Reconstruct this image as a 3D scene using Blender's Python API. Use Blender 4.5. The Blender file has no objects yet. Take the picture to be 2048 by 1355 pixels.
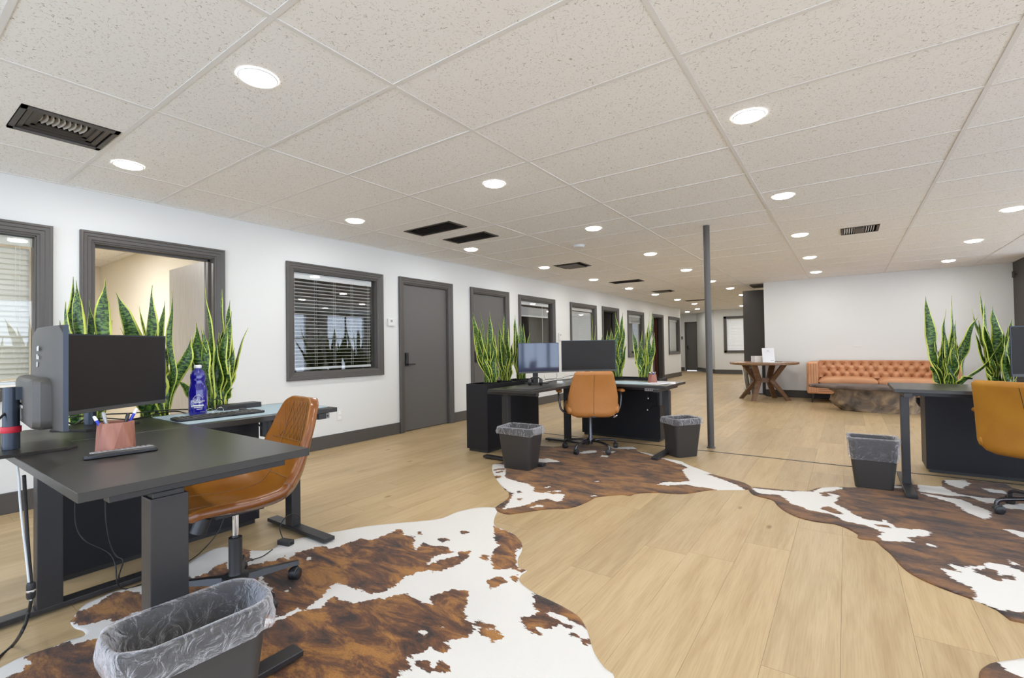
import bpy, math, random
import numpy as np
from mathutils import Vector, Matrix, noise
random.seed(7)
SC = bpy.context.scene
COL = SC.collection
PI = math.pi

# ------------------------------------------------------------------ camera
CAM_H = 1.135
YAW, PITCH, ROLL, FPX = 0.6149886, 0.0171268, -0.0150186, 945.9255
def _axes():
    cy, sy = math.cos(YAW), math.sin(YAW)
    f0 = Vector((-sy, cy, 0)); r0 = Vector((cy, sy, 0)); u0 = Vector((0, 0, 1))
    f = f0 * math.cos(PITCH) + u0 * math.sin(PITCH)
    u = u0 * math.cos(PITCH) - f0 * math.sin(PITCH)
    r = r0 * math.cos(ROLL) + u * math.sin(ROLL)
    u = u * math.cos(ROLL) - r0 * math.sin(ROLL)
    return r, u, f
_R, _U, _F = _axes()
cd = bpy.data.cameras.new('camera'); cam = bpy.data.objects.new('camera', cd); COL.objects.link(cam)
cd.sensor_fit = 'HORIZONTAL'; cd.sensor_width = 36; cd.lens = FPX / 2048 * 36
cd.clip_start = 0.05; cd.clip_end = 200
m3 = Matrix((_R, _U, -_F)).transposed()
cam.matrix_world = Matrix.Translation((0, 0, CAM_H)) @ m3.to_4x4()
SC.camera = cam
# ------------------------------------------------------------------ view, world
SC.view_settings.view_transform = 'Standard'
SC.view_settings.look = 'None'
SC.view_settings.gamma = 1
SC.view_settings.use_curve_mapping = False
SC.view_settings.exposure = -0.06
world = bpy.data.worlds.new('daylight_sky'); SC.world = world; world.use_nodes = True
wn = world.node_tree.nodes; wl = world.node_tree.links
bg = wn['Background']; bg.inputs['Strength'].default_value = 5.8
wtc = wn.new('ShaderNodeTexCoord'); wsep = wn.new('ShaderNodeSeparateXYZ'); wr = wn.new('ShaderNodeValToRGB')
wl.new(wtc.outputs['Generated'], wsep.inputs[0]); wl.new(wsep.outputs['Z'], wr.inputs[0]); wl.new(wr.outputs[0], bg.inputs['Color'])
wr.color_ramp.elements[0].position = 0.0; wr.color_ramp.elements[0].color = (.74, .83, 1.0, 1)
wr.color_ramp.elements[1].position = 0.8; wr.color_ramp.elements[1].color = (.42, .60, .95, 1)
LAMP_W = 8.6
# lamp positions of the downlight grid (x, y); built further down
ROWX = [-4.05, -2.27, -0.43, 1.40]
ROWY = [-0.70, 1.14, 3.0, 4.82, 6.69, 8.56, 10.43]

def at(px, py, x=None, y=None, z=None):
    """the real point seen at a pixel, on the plane x=, y= or z="""
    d = _F + _R * ((px - 1024) / FPX) - _U * ((py - 677.5) / FPX)
    if x is not None: t = x / d.x
    elif y is not None: t = y / d.y
    else: t = (z - CAM_H) / d.z
    return Vector((d.x * t, d.y * t, CAM_H + d.z * t))

# ------------------------------------------------------------------ mesh helpers
class MB:
    def __init__(s): s.v = []; s.f = []; s.m = []
    def add(s, vs, fs, M=None, mi=0):
        b = len(s.v)
        for v in vs:
            v = Vector(v)
            if M is not None: v = M @ v
            s.v.append(tuple(v))
        for f in fs: s.f.append([b + i for i in f]); s.m.append(mi)
        return s
    def box(s, x0, x1, y0, y1, z0, z1, M=None, mi=0):
        vs = [(x0,y0,z0),(x1,y0,z0),(x1,y1,z0),(x0,y1,z0),(x0,y0,z1),(x1,y0,z1),(x1,y1,z1),(x0,y1,z1)]
        return s.add(vs, [(0,3,2,1),(4,5,6,7),(0,1,5,4),(1,2,6,5),(2,3,7,6),(3,0,4,7)], M, mi)
    def loft(s, rings, cap=True, closed=True, M=None, mi=0):
        n = len(rings[0]); vs = [p for r in rings for p in r]; fs = []
        for i in range(len(rings) - 1):
            for j in range(n if closed else n - 1):
                a = i * n + j; b = i * n + (j + 1) % n
                fs.append((a, b, b + n, a + n))
        if cap and closed:
            fs.append(tuple(reversed(range(n)))); fs.append(tuple((len(rings) - 1) * n + j for j in range(n)))
        return s.add(vs, fs, M, mi)
    def lathe(s, prof, n=24, M=None, mi=0, cap=True):
        return s.loft([[(r * math.cos(2*PI*j/n), r * math.sin(2*PI*j/n), z) for j in range(n)] for r, z in prof], cap, True, M, mi)
    def cyl(s, p0, p1, r0, r1=None, n=16, mi=0):
        return s.tube([p0, p1], [r0, r0 if r1 is None else r1], n, mi)
    def tube(s, pts, r, n=8, mi=0):
        pts = [Vector(p) for p in pts]
        if not isinstance(r, (list, tuple)): r = [r] * len(pts)
        rings = []; up = None
        for i, p in enumerate(pts):
            t = (pts[min(i+1, len(pts)-1)] - pts[max(i-1, 0)]).normalized()
            if up is None: up = Vector((0,0,1)) if abs(t.z) < .9 else Vector((1,0,0))
            a = t.cross(up)
            if a.length < 1e-4: a = t.cross(Vector((0,1,0)))
            a.normalize(); b = a.cross(t).normalized(); up = b
            rings.append([tuple(p + (a * math.cos(2*PI*j/n) + b * math.sin(2*PI*j/n)) * r[i]) for j in range(n)])
        return s.loft(rings, True, True, None, mi)
    def build(s, name, mat, parent=None, smooth=None, bevel=0, bseg=2, subsurf=0):
        me = bpy.data.meshes.new(name); me.from_pydata(s.v, [], s.f)
        for mm in (mat if isinstance(mat, (list, tuple)) else [mat]): me.materials.append(mm)
        if any(s.m): me.polygons.foreach_set('material_index', s.m)
        me.validate(); me.update()
        if smooth is not None:
            me.polygons.foreach_set('use_smooth', [True] * len(me.polygons))
            if smooth < 180: me.set_sharp_from_angle(angle=math.radians(smooth))
        o = bpy.data.objects.new(name, me); COL.objects.link(o)
        if parent: o.parent = parent
        if bevel:
            b = o.modifiers.new('bevel', 'BEVEL'); b.width = bevel; b.segments = bseg; b.limit_method = 'ANGLE'
            b.harden_normals = False
        if subsurf:
            b = o.modifiers.new('sub', 'SUBSURF'); b.levels = subsurf; b.render_levels = subsurf
        return o

def tag(o, label=None, cat=None, group=None, kind=None):
    if label: o['label'] = label
    if cat: o['category'] = cat
    if group: o['group'] = group
    if kind: o['kind'] = kind
    return o
def thing(name, label, cat, loc=(0,0,0), rz=0, group=None):
    o = bpy.data.objects.new(name, None); COL.objects.link(o)
    o.location = loc; o.rotation_euler = (0, 0, rz); o.empty_display_size = .1
    return tag(o, label, cat, group)
def struct(o): o['kind'] = 'structure'; return o
def sempty(name):
    o = bpy.data.objects.new(name, None); COL.objects.link(o); o.empty_display_size = .1
    return struct(o)
def copy_tree(o, parent=None):
    c = o.copy(); COL.objects.link(c)
    if parent: c.parent = parent
    for ch in list(o.children): copy_tree(ch, c)
    return c
def crom(pts, k=6):
    pts = [Vector(p) for p in pts]; out = []
    for i in range(len(pts) - 1):
        p0 = pts[max(i-1,0)]; p1 = pts[i]; p2 = pts[i+1]; p3 = pts[min(i+2, len(pts)-1)]
        for j in range(k):
            t = j / k
            out.append(.5 * ((2*p1) + (p2-p0)*t + (2*p0-5*p1+4*p2-p3)*t*t + (3*p1-p0-3*p2+p3)*t*t*t))
    out.append(pts[-1]); return out

# ------------------------------------------------------------------ materials
def _mat(name):
    m = bpy.data.materials.new(name); m.use_nodes = True
    return m, m.node_tree.nodes, m.node_tree.links, m.node_tree.nodes['Principled BSDF']
def lin(r, g, b):
    f = lambda c: (c/255/12.92) if c <= 10 else ((c/255+.055)/1.055)**2.4
    return (f(r), f(g), f(b), 1)
def mat(name, c, rough=.5, metal=0, noise_=None, bump=None, coat=0, spec=.5, emit=None, sheen=0):
    m, n, l, p = _mat(name)
    p.inputs['Base Color'].default_value = c; p.inputs['Roughness'].default_value = rough
    p.inputs['Metallic'].default_value = metal; p.inputs['Specular IOR Level'].default_value = spec
    if coat: p.inputs['Coat Weight'].default_value = coat; p.inputs['Coat Roughness'].default_value = .15
    if sheen: p.inputs['Sheen Weight'].default_value = sheen
    if emit: p.inputs['Emission Color'].default_value = emit[0]; p.inputs['Emission Strength'].default_value = emit[1]
    if noise_ or bump:
        tc = n.new('ShaderNodeTexCoord')
    if noise_:      # (scale, amount, second colour, stretch)
        sc, c2 = noise_[0], noise_[1]; st = noise_[2] if len(noise_) > 2 else (1,1,1)
        mp = n.new('ShaderNodeMapping'); mp.inputs['Scale'].default_value = st
        nz = n.new('ShaderNodeTexNoise'); nz.inputs['Scale'].default_value = sc; nz.inputs['Detail'].default_value = 5
        mx = n.new('ShaderNodeMix'); mx.data_type = 'RGBA'; mx.inputs[6].default_value = c; mx.inputs[7].default_value = c2
        rp = n.new('ShaderNodeValToRGB'); rp.color_ramp.elements[0].position = .35; rp.color_ramp.elements[1].position = .65
        l.new(tc.outputs['Object'], mp.inputs[0]); l.new(mp.outputs[0], nz.inputs['Vector']); l.new(nz.outputs[0], rp.inputs[0])
        l.new(rp.outputs[0], mx.inputs[0]); l.new(mx.outputs[2], p.inputs['Base Color'])
    if bump:        # (scale, strength, distance)
        nb = n.new('ShaderNodeTexNoise'); nb.inputs['Scale'].default_value = bump[0]; nb.inputs['Detail'].default_value = 4
        bp = n.new('ShaderNodeBump'); bp.inputs['Strength'].default_value = bump[1]; bp.inputs['Distance'].default_value = bump[2]
        l.new(tc.outputs['Object'], nb.inputs['Vector']); l.new(nb.outputs[0], bp.inputs['Height']); l.new(bp.outputs[0], p.inputs['Normal'])
    return m

M = {}
M['wall'] = mat('white_wall_paint', (.74,.75,.735,1), .7, bump=(220,.12,.002))
M['wall_dark'] = mat('dark_wall_paint', (.055,.047,.04,1), .6, bump=(220,.1,.002))
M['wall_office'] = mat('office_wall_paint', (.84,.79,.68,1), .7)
M['wall_dim'] = mat('darkened_office_wall', (.20,.18,.155,1), .8)  # darkness of the unlit offices put into the wall colour
M['trim'] = mat('grey_trim_paint', (.085,.078,.072,1), .42)
M['door'] = mat('grey_door_paint', (.115,.11,.105,1), .45, bump=(90,.05,.002))
M['door_light'] = mat('light_grey_door', (.36,.345,.32,1), .4, noise_=(9,(.42,.40,.37,1),(8,8,.6)))
M['door_brown'] = mat('red_brown_door', (.10,.035,.022,1), .5)
M['laminate'] = mat('black_laminate', (.028,.026,.022,1), .33, noise_=(6,(.030,.027,.025,1),(1,1,1)), bump=(500,.25,.0006))
M['laminate_edge'] = mat('black_edge_band', (.020,.020,.022,1), .4)
M['black_metal'] = mat('black_powder_metal', (.022,.021,.022,1), .38, bump=(700,.15,.0005))
M['brown_metal'] = mat('dark_bronze_metal', (.045,.038,.034,1), .4)
M['planter'] = mat('black_planter_laminate', (.012,.012,.015,1), .45, spec=.28)
M['chrome'] = mat('chrome', (.75,.75,.76,1), .12, 1)
M['plastic'] = mat('black_plastic', (.02,.02,.021,1), .4)
M['plastic_grey'] = mat('grey_plastic', (.07,.067,.062,1), .45, bump=(600,.2,.0005))
M['plastic_mid'] = mat('mid_grey_plastic', (.26,.25,.24,1), .4)
M['white_plastic'] = mat('white_plastic', (.75,.75,.74,1), .4)
M['cable'] = mat('black_cable', (.015,.015,.016,1), .5)
M['cable_white'] = mat('white_cable', (.65,.68,.70,1), .45)
M['screen'] = mat('black_screen_glass', (.030,.027,.025,1), .28, spec=.10)
M['screen_gloss'] = mat('blue_reflection_screen', (.015,.035,.08,1), .09, spec=.9)  # blue of the reflected sky tinted into the base colour
M['bezel_edge'] = mat('monitor_side_edge', (.03,.04,.06,1), .3, .3)
M['soil'] = mat('dark_potting_soil', (.018,.013,.009,1), .9, bump=(60,1,.01))
M['mat_blue'] = mat('pale_blue_desk_pad', (.36,.47,.53,1), .6)
M['red'] = mat('red_strap', (.5,.01,.03,1), .5)
M['paper'] = mat('white_paper', (.8,.8,.82,1), .6)
M['paper_grey'] = mat('grey_print', (.35,.36,.42,1), .6)
M['blind'] = mat('white_blind_slat', (.88,.88,.88,1), .45)
M['blind_beige'] = mat('cream_blind_slat', (.72,.70,.62,1), .5)
M['grid'] = mat('white_ceiling_grid', (.79,.785,.77,1), .6)
M['vent'] = mat('dark_bronze_vent', (.07,.057,.046,1), .5)
M['vent_light'] = mat('grey_vent_blade', (.5,.47,.43,1), .5)
M['void'] = mat('dark_duct', (.03,.025,.021,1), .9)
M['bin'] = mat('dark_grey_bin_plastic', (.036,.033,.031,1), .45, bump=(400,.15,.001))
M['brass'] = mat('dark_steel', (.12,.11,.10,1), .35, .8)
M['yellow'] = mat('yellow_connector', (.7,.55,.02,1), .5)
M['pen_blue'] = mat('blue_pen', (.02,.04,.5,1), .3)
M['pen_black'] = mat('black_pen', (.015,.015,.015,1), .3)
M['pen_grey'] = mat('grey_pen', (.35,.35,.36,1), .3, .5)
M['walnut'] = mat('reddish_wood_block', (.26,.095,.06,1), .5, noise_=(8,(.36,.15,.10,1),(6,6,.5)))
M['table_wood'] = mat('brown_table_wood', (.20,.105,.05,1), .4, noise_=(5,(.13,.065,.032,1),(1,1,8)))
M['table_edge'] = mat('table_top_wood', (.27,.14,.06,1), .35, noise_=(5,(.17,.09,.04,1),(1,8,1)))
M['slab'] = mat('weathered_slab_wood', (.17,.125,.10,1), .6, noise_=(3,(.07,.05,.042,1),(1,5,3)), bump=(14,.7,.02))
def leather(name, c, c2, rough, bscale=35, bstr=.25):
    return mat(name, c, rough, noise_=(4, c2), bump=(bscale, bstr, .004), coat=.15 if rough < .4 else 0)
M['leather1'] = leather('cognac_leather', (.235,.078,.014,1), (.15,.045,.009,1), .27)
M['leather1_in'] = leather('cognac_leather_seat', (.34,.135,.016,1), (.26,.09,.011,1), .33)
M['leather2'] = leather('tan_leather', (.46,.19,.05,1), (.42,.165,.035,1), .5, 22, .45)
M['leather3'] = leather('ochre_leather', (.42,.19,.012,1), (.34,.14,.008,1), .6)
M['sofa'] = leather('camel_sofa_leather', (.62,.31,.155,1), (.56,.265,.125,1), .5, 18, .15)
M['sofa_dark'] = leather('sofa_button_leather', (.30,.125,.05,1), (.25,.10,.04,1), .5)
M['thread'] = mat('tan_stitching', (.27,.13,.05,1), .7)

def glass_mat(name, tint=(1,1,1,1), ior=1.5):
    m, n, l, p = _mat(name); n.remove(p); out = n['Material Output']
    tr = n.new('ShaderNodeBsdfTransparent'); tr.inputs[0].default_value = tint
    gl = n.new('ShaderNodeBsdfGlossy'); gl.inputs['Roughness'].default_value = .01
    lw = n.new('ShaderNodeLayerWeight'); lw.inputs[0].default_value = .5
    pw = n.new('ShaderNodeMath'); pw.operation = 'POWER'; pw.inputs[1].default_value = 4; l.new(lw.outputs['Facing'], pw.inputs[0])
    fr = n.new('ShaderNodeMapRange'); fr.inputs[3].default_value = ior; fr.inputs[4].default_value = 1; l.new(pw.outputs[0], fr.inputs[0])
    mx = n.new('ShaderNodeMixShader')
    l.new(fr.outputs[0], mx.inputs[0]); l.new(tr.outputs[0], mx.inputs[1]); l.new(gl.outputs[0], mx.inputs[2]); l.new(mx.outputs[0], out.inputs[0])
    return m
M['glass'] = glass_mat('window_glass', (.95,.96,.96,1), .065)
m, n, l, p = _mat('cobalt_glass'); M['cobalt'] = m
p.inputs['Base Color'].default_value = (.012,.008,.32,1); p.inputs['Roughness'].default_value = .05
p.inputs['Transmission Weight'].default_value = .35; p.inputs['IOR'].default_value = 1.45; p.inputs['Coat Weight'].default_value = 1
# thin plastic liner
m, n, l, p = _mat('clear_bin_liner'); M['liner'] = m; out = n['Material Output']
p.inputs['Base Color'].default_value = (.80,.80,.84,1); p.inputs['Roughness'].default_value = .09; p.inputs['Specular IOR Level'].default_value = .9
tr = n.new('ShaderNodeBsdfTransparent'); mx = n.new('ShaderNodeMixShader'); lw = n.new('ShaderNodeLayerWeight'); lw.inputs[0].default_value = .42
tc = n.new('ShaderNodeTexCoord'); nz = n.new('ShaderNodeTexNoise'); nz.inputs['Scale'].default_value = 22; nz.inputs['Detail'].default_value = 5; nz.inputs['Distortion'].default_value = 1.2
bp = n.new('ShaderNodeBump'); bp.inputs['Strength'].default_value = 1; bp.inputs['Distance'].default_value = .022
mr = n.new('ShaderNodeMapRange'); mr.inputs[1].default_value = .1; mr.inputs[2].default_value = .9; mr.inputs[3].default_value = .06; mr.inputs[4].default_value = .80
l.new(tc.outputs['Object'], nz.inputs['Vector']); l.new(nz.outputs[0], bp.inputs['Height']); l.new(bp.outputs[0], p.inputs['Normal']); l.new(bp.outputs[0], lw.inputs['Normal'])
l.new(lw.outputs['Facing'], mr.inputs[0]); l.new(mr.outputs[0], mx.inputs[0]); l.new(tr.outputs[0], mx.inputs[1]); l.new(p.outputs[0], mx.inputs[2]); l.new(mx.outputs[0], out.inputs[0])

# oak planks
m, n, l, p = _mat('pale_oak_plank'); M['oak'] = m
geo = n.new('ShaderNodeNewGeometry'); oi = n.new('ShaderNodeObjectInfo')
ad = n.new('ShaderNodeMath'); ad.operation = 'ADD'; fr = n.new('ShaderNodeMath'); fr.operation = 'FRACT'
l.new(geo.outputs['Random Per Island'], ad.inputs[0]); l.new(oi.outputs['Random'], ad.inputs[1]); l.new(ad.outputs[0], fr.inputs[0])
sh = n.new('ShaderNodeVectorMath'); sh.operation = 'MULTIPLY_ADD'
cb = n.new('ShaderNodeCombineXYZ'); l.new(fr.outputs[0], cb.inputs[2]); mu = n.new('ShaderNodeVectorMath'); mu.operation = 'SCALE'; mu.inputs['Scale'].default_value = 40
l.new(cb.outputs[0], mu.inputs[0]); av = n.new('ShaderNodeVectorMath'); l.new(geo.outputs['Position'], av.inputs[0]); l.new(mu.outputs[0], av.inputs[1])
mp = n.new('ShaderNodeMapping'); mp.inputs['Scale'].default_value = (9, .9, 1); l.new(av.outputs[0], mp.inputs[0])
n1 = n.new('ShaderNodeTexNoise'); n1.inputs['Scale'].default_value = 1.6; n1.inputs['Detail'].default_value = 6; n1.inputs['Distortion'].default_value = .6; l.new(mp.outputs[0], n1.inputs['Vector'])
mp2 = n.new('ShaderNodeMapping'); mp2.inputs['Scale'].default_value = (90, 3, 1); l.new(av.outputs[0], mp2.inputs[0])
n2 = n.new('ShaderNodeTexNoise'); n2.inputs['Scale'].default_value = 2; n2.inputs['Detail'].default_value = 3; l.new(mp2.outputs[0], n2.inputs['Vector'])
r1 = n.new('ShaderNodeValToRGB'); e = r1.color_ramp.elements; e[0].position = .26; e[0].color = (.42,.295,.150,1); e[1].position = .60; e[1].color = (.505,.375,.208,1)
l.new(n1.outputs[0], r1.inputs[0])
mxa = n.new('ShaderNodeMix'); mxa.data_type = 'RGBA'; mxa.blend_type = 'MULTIPLY'; mxa.inputs[0].default_value = 1
r2 = n.new('ShaderNodeValToRGB'); e = r2.color_ramp.elements; e[0].position = .3; e[0].color = (.88,.86,.83,1); e[1].position = .6; e[1].color = (1,1,1,1); l.new(n2.outputs[0], r2.inputs[0])
l.new(r1.outputs[0], mxa.inputs[6]); l.new(r2.outputs[0], mxa.inputs[7])
hs = n.new('ShaderNodeMapRange'); hs.inputs[3].default_value = .88; hs.inputs[4].default_value = 1.06; l.new(fr.outputs[0], hs.inputs[0])
mv = n.new('ShaderNodeVectorMath'); mv.operation = 'SCALE'; l.new(mxa.outputs[2], mv.inputs[0]); l.new(hs.outputs[0], mv.inputs['Scale'])
# small knots
vk = n.new('ShaderNodeTexVoronoi'); vk.inputs['Scale'].default_value = 1.0; mpk = n.new('ShaderNodeMapping'); mpk.inputs['Scale'].default_value = (3.1, 1.25, 1); l.new(av.outputs[0], mpk.inputs[0]); l.new(mpk.outputs[0], vk.inputs['Vector'])
rk = n.new('ShaderNodeValToRGB'); e = rk.color_ramp.elements; e[0].position = .025; e[0].color = (.55,.45,.36,1); e[1].position = .06; e[1].color = (1,1,1,1); l.new(vk.outputs['Distance'], rk.inputs[0])
mk = n.new('ShaderNodeMix'); mk.data_type = 'RGBA'; mk.blend_type = 'MULTIPLY'; mk.inputs[0].default_value = 1; l.new(mv.outputs[0], mk.inputs[6]); l.new(rk.outputs[0], mk.inputs[7])
l.new(mk.outputs[2], p.inputs['Base Color']); p.inputs['Roughness'].default_value = .42; p.inputs['Specular IOR Level'].default_value = .4
bp = n.new('ShaderNodeBump'); bp.inputs['Strength'].default_value = .1; bp.inputs['Distance'].default_value = .002; l.new(n2.outputs[0], bp.inputs['Height']); l.new(bp.outputs[0], p.inputs['Normal'])

# fissured ceiling tile
m, n, l, p = _mat('fissured_ceiling_tile'); M['tile'] = m
geo = n.new('ShaderNodeNewGeometry')
def worm(scale, off, th, mth):
    mp = n.new('ShaderNodeMapping'); mp.inputs['Location'].default_value = off; l.new(geo.outputs['Position'], mp.inputs[0])
    a = n.new('ShaderNodeTexNoise'); a.inputs['Scale'].default_value = scale; a.inputs['Detail'].default_value = .6; l.new(mp.outputs[0], a.inputs['Vector'])
    s1 = n.new('ShaderNodeMath'); s1.operation = 'SUBTRACT'; s1.inputs[1].default_value = .5; l.new(a.outputs[0], s1.inputs[0])
    s2 = n.new('ShaderNodeMath'); s2.operation = 'ABSOLUTE'; l.new(s1.outputs[0], s2.inputs[0])
    s3 = n.new('ShaderNodeMath'); s3.operation = 'LESS_THAN'; s3.inputs[1].default_value = th; l.new(s2.outputs[0], s3.inputs[0])
    b = n.new('ShaderNodeTexNoise'); b.inputs['Scale'].default_value = scale * 1.5; b.inputs['Detail'].default_value = 0
    mp3 = n.new('ShaderNodeMapping'); mp3.inputs['Location'].default_value = (off[0]+5, 3, 2); l.new(geo.outputs['Position'], mp3.inputs[0]); l.new(mp3.outputs[0], b.inputs['Vector'])
    g = n.new('ShaderNodeMath'); g.operation = 'GREATER_THAN'; g.inputs[1].default_value = mth; l.new(b.outputs[0], g.inputs[0])
    mm = n.new('ShaderNodeMath'); mm.operation = 'MULTIPLY'; l.new(s3.outputs[0], mm.inputs[0]); l.new(g.outputs[0], mm.inputs[1])
    return mm
w1 = worm(46, (0,0,0), .014, .56); w2 = worm(60, (11,7,3), .012, .59)
mxm = n.new('ShaderNodeMath'); mxm.operation = 'MAXIMUM'; l.new(w1.outputs[0], mxm.inputs[0]); l.new(w2.outputs[0], mxm.inputs[1])
mc = n.new('ShaderNodeMix'); mc.data_type = 'RGBA'; mc.inputs[6].default_value = (.90,.90,.885,1); mc.inputs[7].default_value = (.52,.49,.45,1)
l.new(mxm.outputs[0], mc.inputs[0]); l.new(mc.outputs[2], p.inputs['Base Color']); p.inputs['Roughness'].default_value = .95
p.inputs['Specular IOR Level'].default_value = .1

# snake plant leaf: uv.x across (0..1), uv.y along in metres
m, n, l, p = _mat('snake_plant_leaf'); M['leaf'] = m
uv = n.new('ShaderNodeUVMap'); sp = n.new('ShaderNodeSeparateXYZ'); l.new(uv.outputs[0], sp.inputs[0]); oi = n.new('ShaderNodeObjectInfo')
nzv = n.new('ShaderNodeCombineXYZ'); sx = n.new('ShaderNodeMath'); sx.operation = 'MULTIPLY'; sx.inputs[1].default_value = 3.2; l.new(sp.outputs[0], sx.inputs[0])
sy = n.new('ShaderNodeMath'); sy.operation = 'MULTIPLY'; sy.inputs[1].default_value = 95; l.new(sp.outputs[1], sy.inputs[0])
orr = n.new('ShaderNodeMath'); orr.operation = 'MULTIPLY'; orr.inputs[1].default_value = 50; l.new(oi.outputs['Random'], orr.inputs[0])
l.new(sx.outputs[0], nzv.inputs[0]); l.new(sy.outputs[0], nzv.inputs[1]); l.new(orr.outputs[0], nzv.inputs[2])
nb = n.new('ShaderNodeTexNoise'); nb.inputs['Scale'].default_value = 1; nb.inputs['Detail'].default_value = 3; nb.inputs['Distortion'].default_value = .5; l.new(nzv.outputs[0], nb.inputs['Vector'])
rb = n.new('ShaderNodeValToRGB'); e = rb.color_ramp.elements; e[0].position = .44; e[0].color = (.008,.030,.010,1); e[1].position = .58; e[1].color = (.11,.22,.03,1)
l.new(nb.outputs[0], rb.inputs[0])
c1 = n.new('ShaderNodeMath'); c1.operation = 'SUBTRACT'; c1.inputs[1].default_value = .5; l.new(sp.outputs[0], c1.inputs[0])
c2 = n.new('ShaderNodeMath'); c2.operation = 'ABSOLUTE'; l.new(c1.outputs[0], c2.inputs[0])
nj = n.new('ShaderNodeTexNoise'); nj.inputs['Scale'].default_value = .35; l.new(nzv.outputs[0], nj.inputs['Vector'])
c3 = n.new('ShaderNodeMath'); c3.operation = 'MULTIPLY_ADD'; c3.inputs[1].default_value = .09; l.new(nj.outputs[0], c3.inputs[0]); l.new(c2.outputs[0], c3.inputs[2])
re = n.new('ShaderNodeValToRGB'); e = re.color_ramp.elements; e[0].position = .425; e[0].color = (0,0,0,1); e[1].position = .445; e[1].color = (1,1,1,1); l.new(c3.outputs[0], re.inputs[0])
my = n.new('ShaderNodeMix'); my.data_type = 'RGBA'; my.inputs[7].default_value = (.56,.62,.10,1); l.new(re.outputs[0], my.inputs[0]); l.new(rb.outputs[0], my.inputs[6])
l.new(my.outputs[2], p.inputs['Base Color']); p.inputs['Roughness'].default_value = .38; p.inputs['Specular IOR Level'].default_value = .5

# cowhide: attribute 'patch' = signed distance to the brown patches (negative = white), metres
def hide_mat(name, tones, white=(.72,.70,.66,1)):
    m, n, l, p = _mat(name)
    a = n.new('ShaderNodeAttribute'); a.attribute_name = 'patch'
    tc = n.new('ShaderNodeTexCoord')
    mp = n.new('ShaderNodeMapping'); mp.inputs['Scale'].default_value = (1, 2.4, 1); mp.inputs['Rotation'].default_value = (0,0,.5); l.new(tc.outputs['Object'], mp.inputs[0])
    j = n.new('ShaderNodeTexNoise'); j.inputs['Scale'].default_value = 16; j.inputs['Detail'].default_value = 7; j.inputs['Roughness'].default_value = .65; l.new(mp.outputs[0], j.inputs['Vector'])
    s = n.new('ShaderNodeMath'); s.operation = 'SUBTRACT'; s.inputs[1].default_value = .5; l.new(j.outputs[0], s.inputs[0])
    k = n.new('ShaderNodeMath'); k.operation = 'MULTIPLY_ADD'; k.inputs[1].default_value = .085; l.new(s.outputs[0], k.inputs[0]); l.new(a.outputs['Fac'], k.inputs[2])
    r = n.new('ShaderNodeMapRange'); r.inputs[1].default_value = -.0015; r.inputs[2].default_value = .0015; l.new(k.outputs[0], r.inputs[0])
    t = n.new('ShaderNodeTexNoise'); t.inputs['Scale'].default_value = 3.6; t.inputs['Detail'].default_value = 6; t.inputs['Roughness'].default_value = .7; t.inputs['Distortion'].default_value = .6; l.new(mp.outputs[0], t.inputs['Vector'])
    rt = n.new('ShaderNodeValToRGB'); e = rt.color_ramp.elements; e[0].position = .38; e[0].color = tones[0]; e[1].position = .60; e[1].color = tones[2]
    q = e.new(.485); q.color = tones[1]; l.new(t.outputs[0], rt.inputs[0])
    f = n.new('ShaderNodeTexNoise'); f.inputs['Scale'].default_value = 110; f.inputs['Detail'].default_value = 3; f.inputs['Distortion'].default_value = 1.5
    mp2 = n.new('ShaderNodeMapping'); mp2.inputs['Scale'].default_value = (1, 3.5, 1); mp2.inputs['Rotation'].default_value = (0,0,.8); l.new(tc.outputs['Object'], mp2.inputs[0]); l.new(mp2.outputs[0], f.inputs['Vector'])
    rf = n.new('ShaderNodeMapRange'); rf.inputs[1].default_value = .3; rf.inputs[2].default_value = .7; rf.inputs[3].default_value = .62; rf.inputs[4].default_value = 1.35; l.new(f.outputs[0], rf.inputs[0])
    vs = n.new('ShaderNodeVectorMath'); vs.operation = 'SCALE'; l.new(rt.outputs[0], vs.inputs[0]); l.new(rf.outputs[0], vs.inputs['Scale'])
    mx = n.new('ShaderNodeMix'); mx.data_type = 'RGBA'; mx.inputs[6].default_value = white; l.new(vs.outputs[0], mx.inputs[7]); l.new(r.outputs[0], mx.inputs[0])
    l.new(mx.outputs[2], p.inputs['Base Color']); p.inputs['Roughness'].default_value = .75; p.inputs['Specular IOR Level'].default_value = .25; p.inputs['Sheen Weight'].default_value = .15
    b = n.new('ShaderNodeBump'); b.inputs['Strength'].default_value = .6; b.inputs['Distance'].default_value = .004; l.new(f.outputs[0], b.inputs['Height']); l.new(b.outputs[0], p.inputs['Normal'])
    return m
M['hide1'] = hide_mat('brown_white_cowhide', [(.022,.010,.006,1),(.125,.045,.013,1),(.35,.15,.026,1)])
M['hide2'] = hide_mat('orange_brown_cowhide', [(.022,.010,.005,1),(.14,.055,.012,1),(.27,.12,.024,1)])
M['hide3'] = hide_mat('dark_brown_cowhide', [(.024,.012,.008,1),(.10,.042,.015,1),(.21,.09,.024,1)])
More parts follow.
